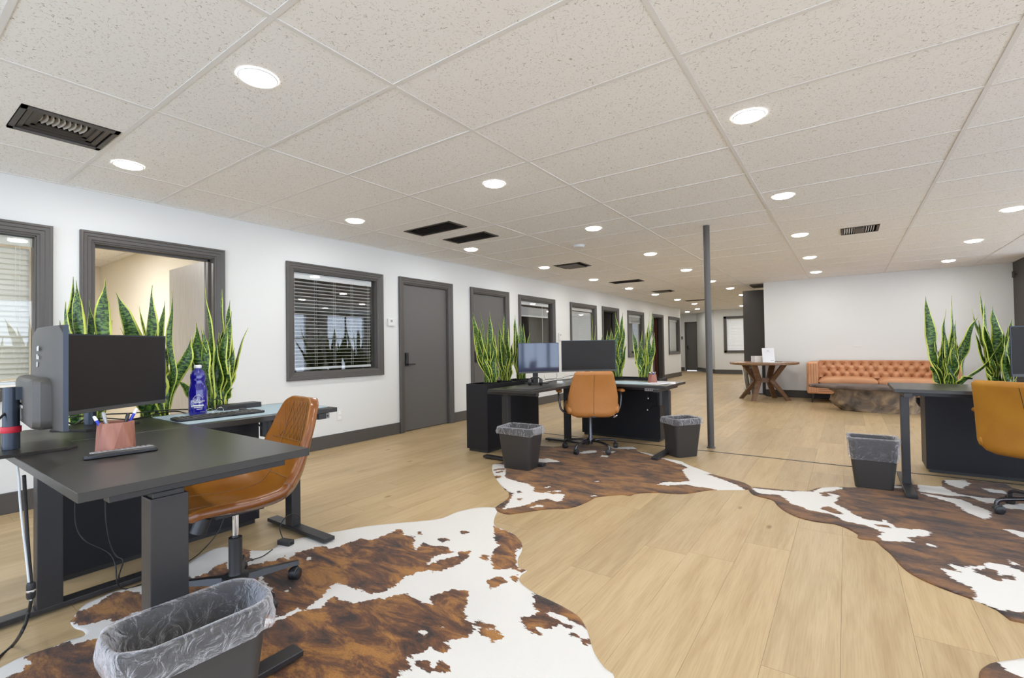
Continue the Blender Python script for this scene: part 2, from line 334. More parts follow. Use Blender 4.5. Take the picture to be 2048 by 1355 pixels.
# rock-like root wood
m, n, l, p = _mat('burl_root_wood'); M['burl'] = m
tc = n.new('ShaderNodeTexCoord'); a = n.new('ShaderNodeTexNoise'); a.inputs['Scale'].default_value = 4; a.inputs['Detail'].default_value = 8; a.inputs['Distortion'].default_value = 1.4; l.new(tc.outputs['Object'], a.inputs['Vector'])
rt = n.new('ShaderNodeValToRGB'); e = rt.color_ramp.elements; e[0].position = .3; e[0].color = (.055,.045,.035,1); e[1].position = .7; e[1].color = (.42,.30,.17,1); q = e.new(.5); q.color = (.20,.145,.10,1)
l.new(a.outputs[0], rt.inputs[0]); l.new(rt.outputs[0], p.inputs['Base Color']); p.inputs['Roughness'].default_value = .75
b = n.new('ShaderNodeBump'); b.inputs['Strength'].default_value = .8; b.inputs['Distance'].default_value = .03; l.new(a.outputs[0], b.inputs['Height']); l.new(b.outputs[0], p.inputs['Normal'])
m, n, l, p = _mat('lamp_diffuser'); M['lamp'] = m
p.inputs['Base Color'].default_value = (.9,.9,.9,1); p.inputs['Emission Color'].default_value = (1,.975,.94,1); p.inputs['Emission Strength'].default_value = 14.0
# ================================================================== the room
CEIL = 2.4404; WX = -4.92; WT = .13
XR = 4.6; YB = -2.6; YBACK = 11.45
PW = .2295; PX0 = -.042; PL = 1.52
# ---- floor
fb = MB(); fb.box(-9.6, XR + .2, YB - .2, 24, -.12, -.02); floor = struct(fb.build('floor', M['oak']))
joint = {}
def plank_rows():
    k0 = math.floor((-9.6 - PX0) / PW); k1 = math.ceil((XR + .15 - PX0) / PW)
    for k in range(k0, k1):
        rnd = random.Random(k * 7 + 3); off = rnd.uniform(0, PL)
        fix = {-4: 2.635, -2: 2.99, -5: 2.18, -6: 3.18, -3: 4.2}
        if k in fix: off = fix[k] % PL
        y = YB - .15 - PL + (off - (YB - .15)) % PL
        while y < 23.9:
            yield k, y; y += PL
near, rest = [], MB()
allp = list(plank_rows())
def pdist(k, y):
    x = PX0 + PW * (k + .5); yc = y + PL / 2
    v = Vector((x, yc, -CAM_H)); dep = v.dot(_F)
    if dep < .3 or x < WX: return 1e6
    px = v.dot(_R) / dep * FPX
    return v.length + (1e5 if abs(px) > 1250 else 0)
allp.sort(key=lambda a: pdist(*a))
meshes = {}
for i, (k, y) in enumerate(allp):
    x0 = PX0 + PW * k + .0004; x1 = x0 + PW - .0008
    if i < 298:
        b = MB(); g = .0006; b.box(0, PW - .0008, g, PL - g, -.012, 0)
        if 'p' not in meshes:
            o = b.build('plank', M['oak'], floor); meshes['p'] = o.data
        else:
            o = bpy.data.objects.new('plank', meshes['p']); COL.objects.link(o); o.parent = floor
        o.location = (x0, y, 0)
    else:
        rest.box(x0, x1, y + .0006, y + PL - .0006, -.012, 0)
o = rest.build('far_planks', M['oak'], floor); o['kind'] = 'stuff'
t_ = MB(); t_.box(-3.6, 2.6, 5.30, 5.322, 0, .004); struct(t_.build('trim_1', M['brass'], None, bevel=.001))

# ---- ceiling
cb_ = MB(); cb_.box(-9.6, XR + .2, YB - .2, 24, CEIL + .16, CEIL + .2); ceiling = struct(cb_.build('ceiling', M['void']))
GX, GY, TX, TY = -.5936, .9651, 1.2192, .6096
VENTS = [('v1',-3.90,-3.485,.535,.945),('v2',-4.0,-3.315,3.60,3.885),('v3',-3.94,-3.305,4.165,4.44),('v4',-3.84,-3.36,6.62,7.035),
         ('v5',-3.97,-3.33,9.10,9.43),('v6',-3.85,-3.39,11.345,11.72),('v7',-3.91,-3.31,14.47,14.72),('vr',-.02,.335,6.65,7.04)]
tm = {}
gridm = MB()
TZ = CEIL + .0025
for i in range(-4, 5):
    for j in range(-6, 35):
        x0, x1 = GX + TX * i + .0122, GX + TX * (i + 1) - .0122
        y0, y1 = GY + TY * j + .0122, GY + TY * (j + 1) - .0122
        if x1 < WX or x0 > XR or y1 < YB: continue
        x0, x1, y0, y1 = max(x0, WX - .02), min(x1, XR), max(y0, YB), y1
        if y0 > YBACK + .7 and x0 > -.3: continue
        hole = [v for v in VENTS if v[1] > x0 and v[2] < x1 and v[3] > y0 and v[4] < y1]
        if hole:
            _, a, b_, c, d = hole[0]; g = .004; a -= g; b_ += g; c -= g; d += g
            mb = MB(); mb.box(x0, a, y0, y1, TZ, TZ + .015); mb.box(b_, x1, y0, y1, TZ, TZ + .015)
            mb.box(a, b_, y0, c, TZ, TZ + .015); mb.box(a, b_, d, y1, TZ, TZ + .015)
            mb.build('ceiling_tile', M['tile'], ceiling)
        else:
            key = (round(x1 - x0, 3), round(y1 - y0, 3))
            if key not in tm:
                mb = MB(); mb.box(0, x1 - x0, 0, y1 - y0, 0, .015); o = mb.build('ceiling_tile', M['tile'], ceiling); tm[key] = o.data
            else:
                o = bpy.data.objects.new('ceiling_tile', tm[key]); COL.objects.link(o); o.parent = ceiling
            o.location = (x0, y0, TZ + random.choice([0, 0, .001, .002]))
for i in range(-4, 6):
    x = GX + TX * i
    if WX < x < XR: gridm.box(x - .0115, x + .0115, YB, 22.5, CEIL, CEIL + .03)
for j in range(-6, 36):
    y = GY + TY * j
    if y > YB and y < 22.4: gridm.box(WX - .02, XR, y - .0115, y + .0115, CEIL + .0005, CEIL + .03)
gridm.box(WX, WX + .02, YB, 17.6, CEIL - .001, CEIL + .004)
gridm.build('grid_bars', M['grid'], ceiling)['kind'] = 'stuff'
oc = MB(); oc.box(-9.6, WX - .03, YB - .1, 24, CEIL + .006, CEIL + .04); oc.build('office_ceiling', M['tile'], ceiling)
og = MB()
for x in (-6.1, -7.32, -8.54): og.box(x - .012, x + .012, YB, 2.2, CEIL, CEIL + .01)
for y in (-.9, -.3, .31, .92, 1.53, 2.14): og.box(-9.2, WX - WT, y - .012, y + .012, CEIL + .0005, CEIL + .01)
og.build('office_grid_bars', M['grid'], ceiling)['kind'] = 'stuff'

# ---- left wall with its openings
DOORS = {1: (1.155, 2.05), 2: (4.405, 5.295), 3: (5.89, 6.775), 4: (10.905, 11.77), 5: (14.63, 15.49)}
WINS = {1: (-.42, .835), 2: (2.835, 3.965), 3: (7.26, 8.41), 4: (9.25, 10.395), 5: (12.57, 13.66), 6: (16.25, 17.36)}
WZ0, WZ1, DZ = .885, 2.02, 2.03
wl_ = MB(); ev = sorted([(a, b, 0, DZ) for a, b in DOORS.values()] + [(a, b, WZ0, WZ1) for a, b in WINS.values()])
y = YB
for a, b, z0, z1 in ev:
    wl_.box(WX - WT, WX, y, a, 0, CEIL + .01); wl_.box(WX - WT, WX, a, b, z1, CEIL + .01)
    if z0 > 0: wl_.box(WX - WT, WX, a, b, 0, z0)
    y = b
wl_.box(WX - WT, WX, y, 17.6, 0, CEIL + .01)
struct(wl_.build('wall_left', M['wall']))
# offices behind it
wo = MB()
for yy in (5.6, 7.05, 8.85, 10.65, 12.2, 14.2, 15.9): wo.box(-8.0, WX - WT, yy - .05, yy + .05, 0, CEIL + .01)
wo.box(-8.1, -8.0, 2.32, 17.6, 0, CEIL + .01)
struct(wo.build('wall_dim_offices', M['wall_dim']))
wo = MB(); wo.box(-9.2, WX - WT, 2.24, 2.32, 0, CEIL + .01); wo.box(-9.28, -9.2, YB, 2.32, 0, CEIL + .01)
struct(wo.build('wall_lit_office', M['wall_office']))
# front (behind the camera), right, far walls
OPEN_B = [(-4.6, -2.4), (-2.2, 0.0), (.2, 2.3), (2.5, 4.4)]
wb = MB(); x = -9.3
for a, b in OPEN_B:
    wb.box(x, a, YB - .12, YB, 0, CEIL + .01); wb.box(a, b, YB - .12, YB, 2.3, CEIL + .01); wb.box(a, b, YB - .12, YB, 0, .1); x = b
wb.box(x, XR + .12, YB - .12, YB, 0, CEIL + .01); struct(wb.build('wall_front', M['wall']))
OPEN_R = [(-2.3, -.1), (.2, 2.4), (2.7, 4.8), (5.1, 7.2), (7.6, 8.8), (9.6, 11.1)]
wr_ = MB(); y = YB
for a, b in OPEN_R:
    wr_.box(XR, XR + .12, y, a, 0, CEIL + .01); wr_.box(XR, XR + .12, a, b, 2.3, CEIL + .01); wr_.box(XR, XR + .12, a, b, 0, .1); y = b
wr_.box(XR, XR + .12, y, YBACK + .1, 0, CEIL + .01); struct(wr_.build('wall_right', M['wall']))
for nn, (a, b) in enumerate(OPEN_B): 
    g = MB(); g.box(a, b, YB - .06, YB - .054, .1, 2.3); w = sempty('window_%d' % (20 + nn)); g.build('pane', M['glass'], w)
for nn, (a, b) in enumerate(OPEN_R):
    g = MB(); g.box(XR + .05, XR + .056, a, b, .1, 2.3); w = sempty('window_%d' % (30 + nn)); g.build('pane', M['glass'], w)
    g = MB(); g.box(XR + .03, XR + .08, (a+b)/2 - .02, (a+b)/2 + .02, .1, 2.3); g.box(XR + .03, XR + .08, a, b, 1.5, 1.54); g.build('mullion', M['trim'], w)
wk = MB(); wk.box(-1.43, XR + .1, YBACK, YBACK + .14, 0, CEIL + .01); struct(wk.build('wall_back', M['wall']))
wk = MB(); wk.box(2.335, 2.40, 10.3, YBACK, 0, CEIL + .01); struct(wk.build('wall_stub', M['wall_dark']))
# dark niche beside the white wall
wk = MB(); wk.box(-1.95, -1.30, 12.12, 12.2, 0, 2.36); wk.box(-1.40, -1.31, YBACK + .14, 12.12, 0, 2.345)
struct(wk.build('wall_niche', M['wall_dark']))
wk = MB(); wk.box(-1.72, -1.41, YBACK + .15, 12.15, CEIL - .03, CEIL - .005); struct(wk.build('ceiling_niche_shade', M['wall_dark']))  # dark sheet standing in for the shadowed ceiling above the niche
# far end
wf = MB(); wf.box(-4.12, -3.72, 19.3, 19.42, 0, CEIL + .01); wf.box(-3.72, -2.5, 19.3, 19.42, 2.1, CEIL + .01)
wf.box(-3.72, -2.5, 19.3, 19.42, 0, .86); wf.box(-2.5, 0, 19.3, 19.42, 0, CEIL + .01)
struct(wf.build('wall_far', M['wall']))
wf = MB(); wf.add([(-5.2, 21, 0), (-4.12, 19.3, 0), (-4.12, 19.42, 0), (-5.1, 21.1, 0), (-5.2, 21, 2.45), (-4.12, 19.3, 2.45), (-4.12, 19.42, 2.45), (-5.1, 21.1, 2.45)],
       [(0,3,2,1),(4,5,6,7),(0,1,5,4),(1,2,6,5),(2,3,7,6),(3,0,4,7)]); struct(wf.build('wall_angled', M['wall']))
wf = MB(); wf.box(-7.5, -5.68, 21, 21.12, 0, CEIL + .01); wf.box(-5.68, -5.15, 21, 21.12, 2.1, CEIL + .01); struct(wf.build('wall_corridor', M['wall']))
wf = MB(); wf.box(-7.5, WX - WT, 17.6, 17.72, 0, CEIL + .01); wf.box(-7.6, -7.5, 17.6, 21, 0, CEIL + .01); struct(wf.build('wall_corridor_side', M['wall']))
wf = MB(); wf.box(0, .12, 12.3, 19.4, 0, CEIL + .01); wf.box(-1.3, .12, 12.2, 12.3, 0, CEIL + .01); struct(wf.build('wall_hall_right', M['wall']))
# room behind the far window
wf = MB(); wf.box(-4.1, -2, 21.3, 21.4, 0, CEIL); struct(wf.build('wall_far_office', M['wall_office']))

# ---- baseboards
bbm = MB(); y = YB
for a, b in sorted(DOORS.values()):
    bbm.box(WX, WX + .014, y, a - .085, 0, .15); y = b + .085
bbm.box(WX, WX + .014, y, 17.6, 0, .15); bbm.box(WX - WT, WX + .014, 17.6, 17.614, 0, .15)
struct(bbm.build('baseboard_left', M['trim'], bevel=.004))
bbm = MB(); bbm.box(-1.43, 2.335, YBACK - .014, YBACK, 0, .15); struct(bbm.build('baseboard_back', M['wall_dark'], bevel=.004))
bbm = MB(); bbm.box(-4.12, 0, 19.286, 19.3, 0, .16)
bbm.add([(-5.2,20.985,0),(-4.12,19.285,0),(-4.12,19.3,0),(-5.2,21,0),(-5.2,20.985,.16),(-4.12,19.285,.16),(-4.12,19.3,.16),(-5.2,21,.16)],
       [(0,3,2,1),(4,5,6,7),(0,1,5,4),(1,2,6,5),(2,3,7,6),(3,0,4,7)]); bbm.box(-7.5, -5.72, 20.986, 21, 0, .16)
struct(bbm.build('baseboard_far', M['trim']))

# ---- moulded casings
PROF = [(-.004, -.05), (-.004, .010), (.010, .014), (.014, .020), (.036, .022), (.041, .028), (.060, .030), (.066, .036), (.078, .036), (.082, .030), (.082, 0)]
def casing(a, b, z0, z1, door):
    rings = []
    def ring(cy, cz, sy, sz): return [(WX + h, cy + sy * u, cz + sz * u) for u, h in PROF]
    if door: rings = [ring(a, 0, -1, 0), ring(a, z1, -1, 1), ring(b, z1, 1, 1), ring(b, 0, 1, 0)]
    else: rings = [ring(a, z0, -1, -1), ring(a, z1, -1, 1), ring(b, z1, 1, 1), ring(b, z0, 1, -1), ring(a, z0, -1, -1)]
    m = MB(); m.loft(rings, False, False)
    # jamb lining through the wall
    t = .012
    m.box(WX - WT, WX, a, a + t, z0, z1); m.box(WX - WT, WX, b - t, b, z0, z1); m.box(WX - WT, WX, a, b, z1 - t, z1)
    if not door: m.box(WX - WT, WX, a, b, z0, z0 + t)
    return m
def lever(parent, x, y, z, sgn=1):
    h = MB(); h.box(x, x + .018, y - .028, y + .028, z - .03, z + .15); h.box(x + .018, x + .024, y - .02, y + .02, z + .06, z + .13)
    h.cyl((x, y, z - .01), (x + .05, y, z - .01), .012); h.box(x + .04, x + .055, y - .01 if sgn > 0 else y - .12, y + .12 if sgn > 0 else y + .01, z - .02, z)
    h.build('door_handle', M['black_metal'], parent, bevel=.002)
for k, (a, b) in DOORS.items():
    d = sempty('door_%d' % k)
    casing(a, b, 0, DZ, True).build('casing', M['trim'], d)
    st = MB(); st.box(WX - .11, WX - .07, a + .012, a + .03, 0, DZ - .012); st.box(WX - .11, WX - .07, b - .03, b - .012, 0, DZ - .012); st.box(WX - .11, WX - .07, a, b, DZ - .03, DZ - .012)
    st.build('door_stop', M['trim'], d)
    if k in (2, 3):
        m = MB(); m.box(WX - .07, WX - .028, a + .014, b - .014, .008, DZ - .014)
        lf = m.build('door_leaf', M['door'], d, bevel=.002)
        lever(lf, WX - .028, a + .075, .93)
    elif k == 1:
        m = MB(); m.box(-5.92, -5.07, 2.02, 2.062, .01, DZ - .014); lf = m.build('door_leaf', M['door_light'], d, bevel=.002)
        for hz in (.25, 1.0, 1.78):
            m = MB(); m.cyl((-5.062, 2.045, hz - .05), (-5.062, 2.045, hz + .05), .009); m.box(-5.07, -5.03, 2.036, 2.040, hz - .05, hz + .05); m.build('hinge', M['chrome'], lf)
    elif k == 4:
        m = MB(); m.box(-5.9, -5.07, b - .06, b - .02, .01, DZ - .014); m.build('door_leaf', M['wall_dark'], d)
    else:
        m = MB(); m.box(-5.9, -5.07, b - .06, b - .02, .01, DZ - .014); lf = m.build('door_leaf', M['door_brown'], d)
        h = MB(); h.cyl((-5.86, b - .06, .95), (-5.86, b - .12, .95), .025); h.build('door_handle', M['chrome'], lf, smooth=40)
# far corridor door
d = sempty('door_6')
m = MB(); m.box(-5.68, -5.62, 20.96, 21, 0, 2.1); m.box(-5.21, -5.15, 20.96, 21, 0, 2.1); m.box(-5.68, -5.15, 20.96, 21, 2.05, 2.1); m.build('casing', M['trim'], d, bevel=.004)
m = MB(); m.box(-5.68, -5.15, 21.02, 21.06, .03, 2.06); lf = m.build('door_leaf', M['door'], d)
m = MB(); m.box(-5.60, -5.55, 20.99, 21.02, .92, 1.08); m.box(-5.58, -5.47, 20.96, 20.98, .93, .95); m.build('door_handle', M['black_metal'], lf)

# ---- windows: casing, pane
def blind(y0, y1, z0, z1, x, n, tilt, label, mt, cords=(.02,.27,.5,.73,.96), raised=None, group='window blinds along the left wall', depth=.05):
    """horizontal blind hung in a window opening, seen from +x"""
    t = thing('window_blind', label, 'blind', (x, 0, 0), 0, group)
    m = MB(); m.box(-.03, .03, y0, y1, z1 - .055, z1); m.box(.03, .036, y0 - .003, y1 + .003, z1 - .07, z1 - .002); m.build('headrail', mt, t, bevel=.003)
    zb = z0 + .03 if raised is None else raised
    m = MB(); m.box(-.025, .025, y0 + .005, y1 - .005, zb - .015, zb + .012); m.build('bottom_rail', mt, t, bevel=.003)
    top = z1 - .085; me = None
    for i in range(n):
        if raised is None: z = zb + .03 + (top - zb - .03) * (i + .5) / n
        else: z = zb + .014 + .0065 * i
        if me is None:
            s = MB(); c, sn = math.cos(tilt), math.sin(tilt); q = depth / 2
            s.add([(-q*c, y0+.006, -q*sn), (q*c, y0+.006, q*sn), (q*c, y1-.006, q*sn), (-q*c, y1-.006, -q*sn),
                   (-q*c, y0+.006, -q*sn+.003), (q*c, y0+.006, q*sn+.003), (q*c, y1-.006, q*sn+.003), (-q*c, y1-.006, -q*sn+.003)],
                  [(0,3,2,1),(4,5,6,7),(0,1,5,4),(1,2,6,5),(2,3,7,6),(3,0,4,7)])
            o = s.build('slat', mt, t); me = o.data
        else:
            o = bpy.data.objects.new('slat', me); COL.objects.link(o); o.parent = t
        o.location = (0, 0, z)
    m = MB()
    for c in cords:
        yy = y0 + (y1 - y0) * c
        for dy in (-.012, .012):
            m.box(.026, .0275, yy + dy - .001, yy + dy + .001, zb, z1 - .05)
    if raised is not None: m.cyl((.03, y0 + .78*(y1-y0), z0 + .03), (.03, y0 + .78*(y1-y0), z1 - .06), .0045, n=6)
    m.build('cord', mt, t)
    return t
for k, (a, b) in WINS.items():
    w = sempty('window_%d' % k)
    casing(a, b, WZ0, WZ1, False).build('casing', M['trim'], w)
    m = MB(); m.box(WX - .045, WX - .040, a + .012, b - .012, WZ0 + .012, WZ1 - .012); m.build('pane', M['glass'], w)
BX = WX - .085
def wb_(k): return WINS[k][0] + .02, WINS[k][1] - .02, WZ0 + .015, WZ1 - .015
a, b, c, d_ = wb_(1); blind(a, b, c, d_, BX, 25, -1.05, 'cream blind with lowered slats in the window at the left edge', M['blind_beige'], (.1,.4,.68,.94))
a, b, c, d_ = wb_(2); blind(a, b - .03, c, d_, BX, 24, .10, 'white blind with open slats in the window left of the thermostat', M['blind'])
a, b, c, d_ = wb_(3); blind(a, b - .05, c, d_, BX, 24, 0, 'white blind pulled right up in the first window past the closed doors', M['blind'], (.1,.9), raised=1.73)
a, b, c, d_ = wb_(4); blind(a, b, c, d_, BX, 25, -1.0, 'white blind lowered and nearly shut behind the middle snake plants', M['blind'], (.05,.95))
a, b, c, d_ = wb_(5); blind(a, b, c, d_, BX, 24, 0, 'white blind pulled up in the window between the two open doorways', M['blind'], (.1,.9), raised=1.78)
a, b, c, d_ = wb_(6); blind(a, b, c, d_, BX, 27, -1.25, 'white shut blind in the last window of the left wall', M['blind'], (.1,.9))
# far window in the end wall
w = sempty('window_7')
m = MB(); m.box(-3.78, -3.68, 19.26, 19.34, .80, 2.17); m.box(-3.78, -2.5, 19.26, 19.34, 2.08, 2.17); m.box(-3.78, -2.5, 19.26, 19.34, .80, .89); m.build('casing', M['trim'], w, bevel=.006)
m = MB(); m.box(-3.7, -2.5, 19.36, 19.365, .88, 2.1); m.build('pane', M['glass'], w)
t = thing('window_blind', 'white lowered blind in the window on the far end wall', 'blind', (0, 19.34, 0), 0)
m = MB(); m.box(-3.66, -2.5, -.02, .02, 2.03, 2.08); m.build('headrail', M['blind'], t)
me = None
for i in range(25):
    if me is None:
        m = MB(); m.add([(-3.66,-.012,-.018),(-2.5,-.012,-.018),(-2.5,.012,.018),(-3.66,.012,.018),(-3.66,-.012,-.015),(-2.5,-.012,-.015),(-2.5,.012,.021),(-3.66,.012,.021)],
              [(0,3,2,1),(4,5,6,7),(0,1,5,4),(1,2,6,5),(2,3,7,6),(3,0,4,7)]); o = m.build('slat', M['blind'], t); me = o.data
    else: o = bpy.data.objects.new('slat', me); COL.objects.link(o); o.parent = t
    o.location = (0, 0, .91 + i * .0455)

# ---- steel post
p_ = thing('steel_post', 'slim dark grey steel post standing from floor to ceiling in mid room', 'column', (-1.235, 5.50, 0))
m = MB(); m.lathe([(.034, .012), (.034, CEIL)], 24); m.build('shaft', M['trim'], p_, smooth=40)
m = MB(); m.lathe([(.045, 0), (.045, .008), (.036, .014)], 24); m.build('base_collar', M['trim'], p_, smooth=40)

# ---- ceiling vents
def vent(v, label, kind):
    _, x0, x1, y0, y1 = v
    t = thing('ceiling_vent', label, 'vent', ((x0+x1)/2, (y0+y1)/2, CEIL)); hx, hy = (x1-x0)/2, (y1-y0)/2
    m = MB(); f = .022 if kind != 'cone' else .045
    z0, z1 = -.004, .004
    m.box(-hx, hx, -hy, -hy + f*.5, z0, z1); m.box(-hx, hx, hy - f*.5, hy, z0, z1); m.box(-hx, -hx + f, -hy, hy, z0, z1); m.box(hx - f, hx, -hy, hy, z0, z1)
    m.build('vent_frame', M['vent'] if kind != 'cone' else M['brown_metal'], t)
    m = MB(); q = .003
    m.box(-hx+q, hx-q, -hy+q, hy-q, .085, .09); m.box(-hx+q, -hx+2*q, -hy+q, hy-q, .004, .085); m.box(hx-2*q, hx-q, -hy+q, hy-q, .004, .085)
    m.box(-hx+q, hx-q, -hy+q, -hy+2*q, .004, .085); m.box(-hx+q, hx-q, hy-2*q, hy-q, .004, .085)
    m.build('duct_box', M['void'], t)
    if kind == 'cone':
        m = MB()
        for s_, zz in ((.88, .004), (.74, .014), (.62, .024)):
            a, b = hx*s_, hy*s_*.97
            m.box(-a, a, -b, -b+.022, zz, zz+.012); m.box(-a, a, b-.022, b, zz, zz+.012); m.box(-a, -a+.022, -b, b, zz, zz+.012); m.box(a-.022, a, -b, b, zz, zz+.012)
        m.build('louvre_rings', M['vent'], t)
        me = None
        for i in range(11):
            yy = -hy*.58 + hy*1.16*i/10
            if me is None:
                b_ = MB(); b_.box(-.004, .004, -.006, .006, -.014, .014); b_ = MB()
                r0 = []
                b_.loft([[(-.075 + .15*q_/4, .012*math.sin(q_/4*PI), .05), (-.075 + .15*q_/4, .012*math.sin(q_/4*PI)+.010, .025), (-.075 + .15*q_/4, .012*math.sin(q_/4*PI)+.013, .025), (-.075 + .15*q_/4, .012*math.sin(q_/4*PI)+.003, .05)] for q_ in range(5)])
                o = b_.build('vent_blade', M['vent_light'], t); me = o.data
            else: o = bpy.data.objects.new('vent_blade', me); COL.objects.link(o); o.parent = t
            o.location = (.0, yy, 0)
    elif kind == 'grille':
        me = None; n = 9
        for i in range(n):
            yy = -hy + .02 + (2*hy-.04)*(i+.5)/n
            if me is None:
                b_ = MB(); b_.add([(-hx+f, -.011, .002), (hx-f, -.011, .002), (hx-f, .011, .016), (-hx+f, .011, .016), (-hx+f, -.011, .004), (hx-f, -.011, .004), (hx-f, .011, .018), (-hx+f, .011, .018)],
                   [(0,3,2,1),(4,5,6,7),(0,1,5,4),(1,2,6,5),(2,3,7,6),(3,0,4,7)]); o = b_.build('vent_blade', M['vent'], t); me = o.data
            else: o = bpy.data.objects.new('vent_blade', me); COL.objects.link(o); o.parent = t
            o.location = (0, yy, 0)
    elif kind == 'hood':
        m = MB(); m.box(-hx*.7, hx*.7, -hy*.9, hy*.9, -.018, -.006); m.build('diffuser_plate', M['vent'], t, bevel=.004)
    else:   # light louvred register
        me = None
        for i in range(13):
            xx = -hx + .03 + (2*hx-.06)*(i+.5)/13
            if 4 < i < 8: continue
            if me is None:
                b_ = MB(); b_.add([(-.012,-hy+.02,.0),( .0,-hy+.02,.02),(.0,hy-.02,.02),(-.012,hy-.02,.0),(-.009,-hy+.02,.0),(.003,-hy+.02,.02),(.003,hy-.02,.02),(-.009,hy-.02,.0)],
                   [(0,3,2,1),(4,5,6,7),(0,1,5,4),(1,2,6,5),(2,3,7,6),(3,0,4,7)]); o = b_.build('vent_blade', M['blind'], t); me = o.data
            else: o = bpy.data.objects.new('vent_blade', me); COL.objects.link(o); o.parent = t
            o.location = (xx, 0, 0)
        m = MB(); m.box(-.045, .045, -hy+.06, hy-.02, -.004, .02); m.build('centre_plate', M['vent'], t)
vl = ['dark bronze square ceiling vent with curved louvres above the left window', 'flat dark return grille, nearer of the pair in the ceiling', 'flat dark return grille, farther of the pair in the ceiling',
      'square dark diffuser with dropped plate above the middle desk plants', 'long thin dark grille beyond the square diffuser', 'small dark diffuser with dropped plate, farthest square one over the hall', 'last thin dark grille near the end of the hall',
      'white bladed register with dark centre plate right of the steel post']
for v, lb, kd in zip(VENTS, vl, ['cone', 'grille', 'grille', 'hood', 'grille', 'hood', 'grille', 'register']): vent(v, lb, kd)

# ---- downlights (lamp light built in)
m = MB(); m.lathe([(.086, 0), (.087, -.004), (.084, -.007), (.080, -.006)], 32, cap=False); _trim = m.build('trim_ring', M['white_plastic'], None, smooth=50).data
m = MB(); m.lathe([(.0001, -.017), (.045, -.0155), (.068, -.011), (.0815, -.003)], 32, cap=False); _dif = m.build('diffuser', M['lamp'], None, smooth=50).data
for o in list(COL.objects):
    if o.name in ('trim_ring', 'diffuser'): bpy.data.objects.remove(o)
ld = bpy.data.lights.new('downlight_beam', 'AREA'); ld.shape = 'DISK'; ld.size = .16; ld.energy = LAMP_W; ld.color = (1, .99, .972)
rown = ['row nearest the left wall', 'second row from the left wall', 'row left of the sofa axis', 'row farthest right']
ordn = ['', 'first', 'second', 'third', 'fourth', 'fifth', 'sixth', 'seventh', 'eighth', 'ninth', 'tenth']
rows = [[(x, y) for y in ROWY] for x in ROWX]
rows[0] += [(-4.01, 12.14), (-3.98, 14.0), (-3.96, 15.8)]; rows[1] += [(-2.2, 12.05), (-2.245, 13.93)]
rows[3] = [(1.40, -.7), (1.40, 1.14), (1.4, 3.0), (1.4, 4.8), (1.393, 6.76), (1.4, 8.6), (1.4, 10.46)]
seen_from = [1, 1, 2, 4]
def lamp(x, y, label, w=1):
    t = thing('ceiling_downlight', label, 'ceiling light', (x, y, CEIL), 0, 'round recessed downlights in the ceiling')
    for nm, me in (('trim_ring', _trim), ('diffuser', _dif)):
        o = bpy.data.objects.new(nm, me); COL.objects.link(o); o.parent = t
    d = ld
    if w != 1:
        d = ld.copy(); d.energy = LAMP_W * w
    o = bpy.data.objects.new('lamp_glow', d); COL.objects.link(o); o.parent = t; o.location = (0, 0, -.020)
for r in range(4):
    for k, (x, y) in enumerate(rows[r]):
        nth = k - seen_from[r] + 1
        lb = 'round bright downlight, %s visible in the %s' % (ordn[nth], rown[r]) if nth > 0 else 'downlight out of view, %s, %s' % (('nearest to the frame', 'second from the frame', 'third from the frame', 'fourth from the frame')[-nth], rown[r])
        lamp(x, y, lb)
for y in (1.14, 4.8, 8.6): lamp(3.2, y, 'round downlight beyond the right edge of view, %s' % ({1.14:'near', 4.8:'middle', 8.6:'far'}[y]))
lamp(-4.46, 18.2, 'small far downlight just past the end of the left wall'); lamp(-5.19, 19.6, 'farther of the corridor downlights before the end door')
lamp(-2.9, 17.9, 'added downlight brightening the far hall beside the end window', 2); lamp(-1.0, 15.0, 'added unseen downlight brightening the far hall behind the niche', 2)  # extra lamps added to brighten the dark far hall
lamp(-1.0, 17.6, 'added unseen downlight at the right end of the far hall behind the niche', 2)  # another unseen lamp added for more light in the far hall
lamp(-6.9, 1.0, 'downlight inside the office behind the open door', 5.5); lamp(-6.6, -1.0, 'downlight inside the office behind the left blind', 5.5)
lamp(-3.2, 20.5, 'downlight in the room behind the end window', 1)
# smoke detector
t = thing('smoke_detector', 'flat white round smoke detector on the ceiling above the middle desk', 'smoke detector', (-2.8, 5.5, CEIL))
m = MB(); m.lathe([(.0001, -.03), (.055, -.03), (.07, -.022), (.075, -.006), (.075, 0)], 28, cap=False); m.build('cover', M['white_plastic'], t, smooth=50)
m = MB(); m.lathe([(.085, -.006), (.085, 0), (.0001, 0)], 28, cap=False); m.build('mounting_ring', M['white_plastic'], t, smooth=50)

# ---- small things on the walls
def plate(name, label, cat, x, y, z, w, h, t_, axis='x', mat_=None):
    t = thing(name, label, cat, (x, y, z)); m = MB()
    if axis == 'x': m.box(0, t_, -w/2, w/2, -h/2, h/2)
    else: m.box(-w/2, w/2, -t_, 0, -h/2, h/2)
    m.build('cover_plate', mat_ or M['white_plastic'], t, bevel=.004); return t
t = plate('thermostat', 'white square thermostat with grey display on the wall between window and grey door', 'thermostat', WX, 4.185, 1.488, .115, .10, .026)
m = MB(); m.box(.026, .0275, -.022, .012, .0, .03); m.build('display', M['pen_grey'], t)
t = plate('thermostat', 'small white thermostat on the wall between the third and fourth windows', 'thermostat', WX, 8.70, 1.34, .11, .15, .026)
m = MB(); m.box(.026, .0275, -.02, .02, .02, .05); m.build('display', M['pen_grey'], t)
t = plate('wall_outlet', 'white outlet plate low on the wall under the big window', 'outlet', WX, 3.40, .36, .075, .12, .006)
for dz in (-.027, .027):
    m = MB(); m.box(.006, .009, -.016, .016, dz-.018, dz+.018); m.build('socket', M['blind'], t, bevel=.003)
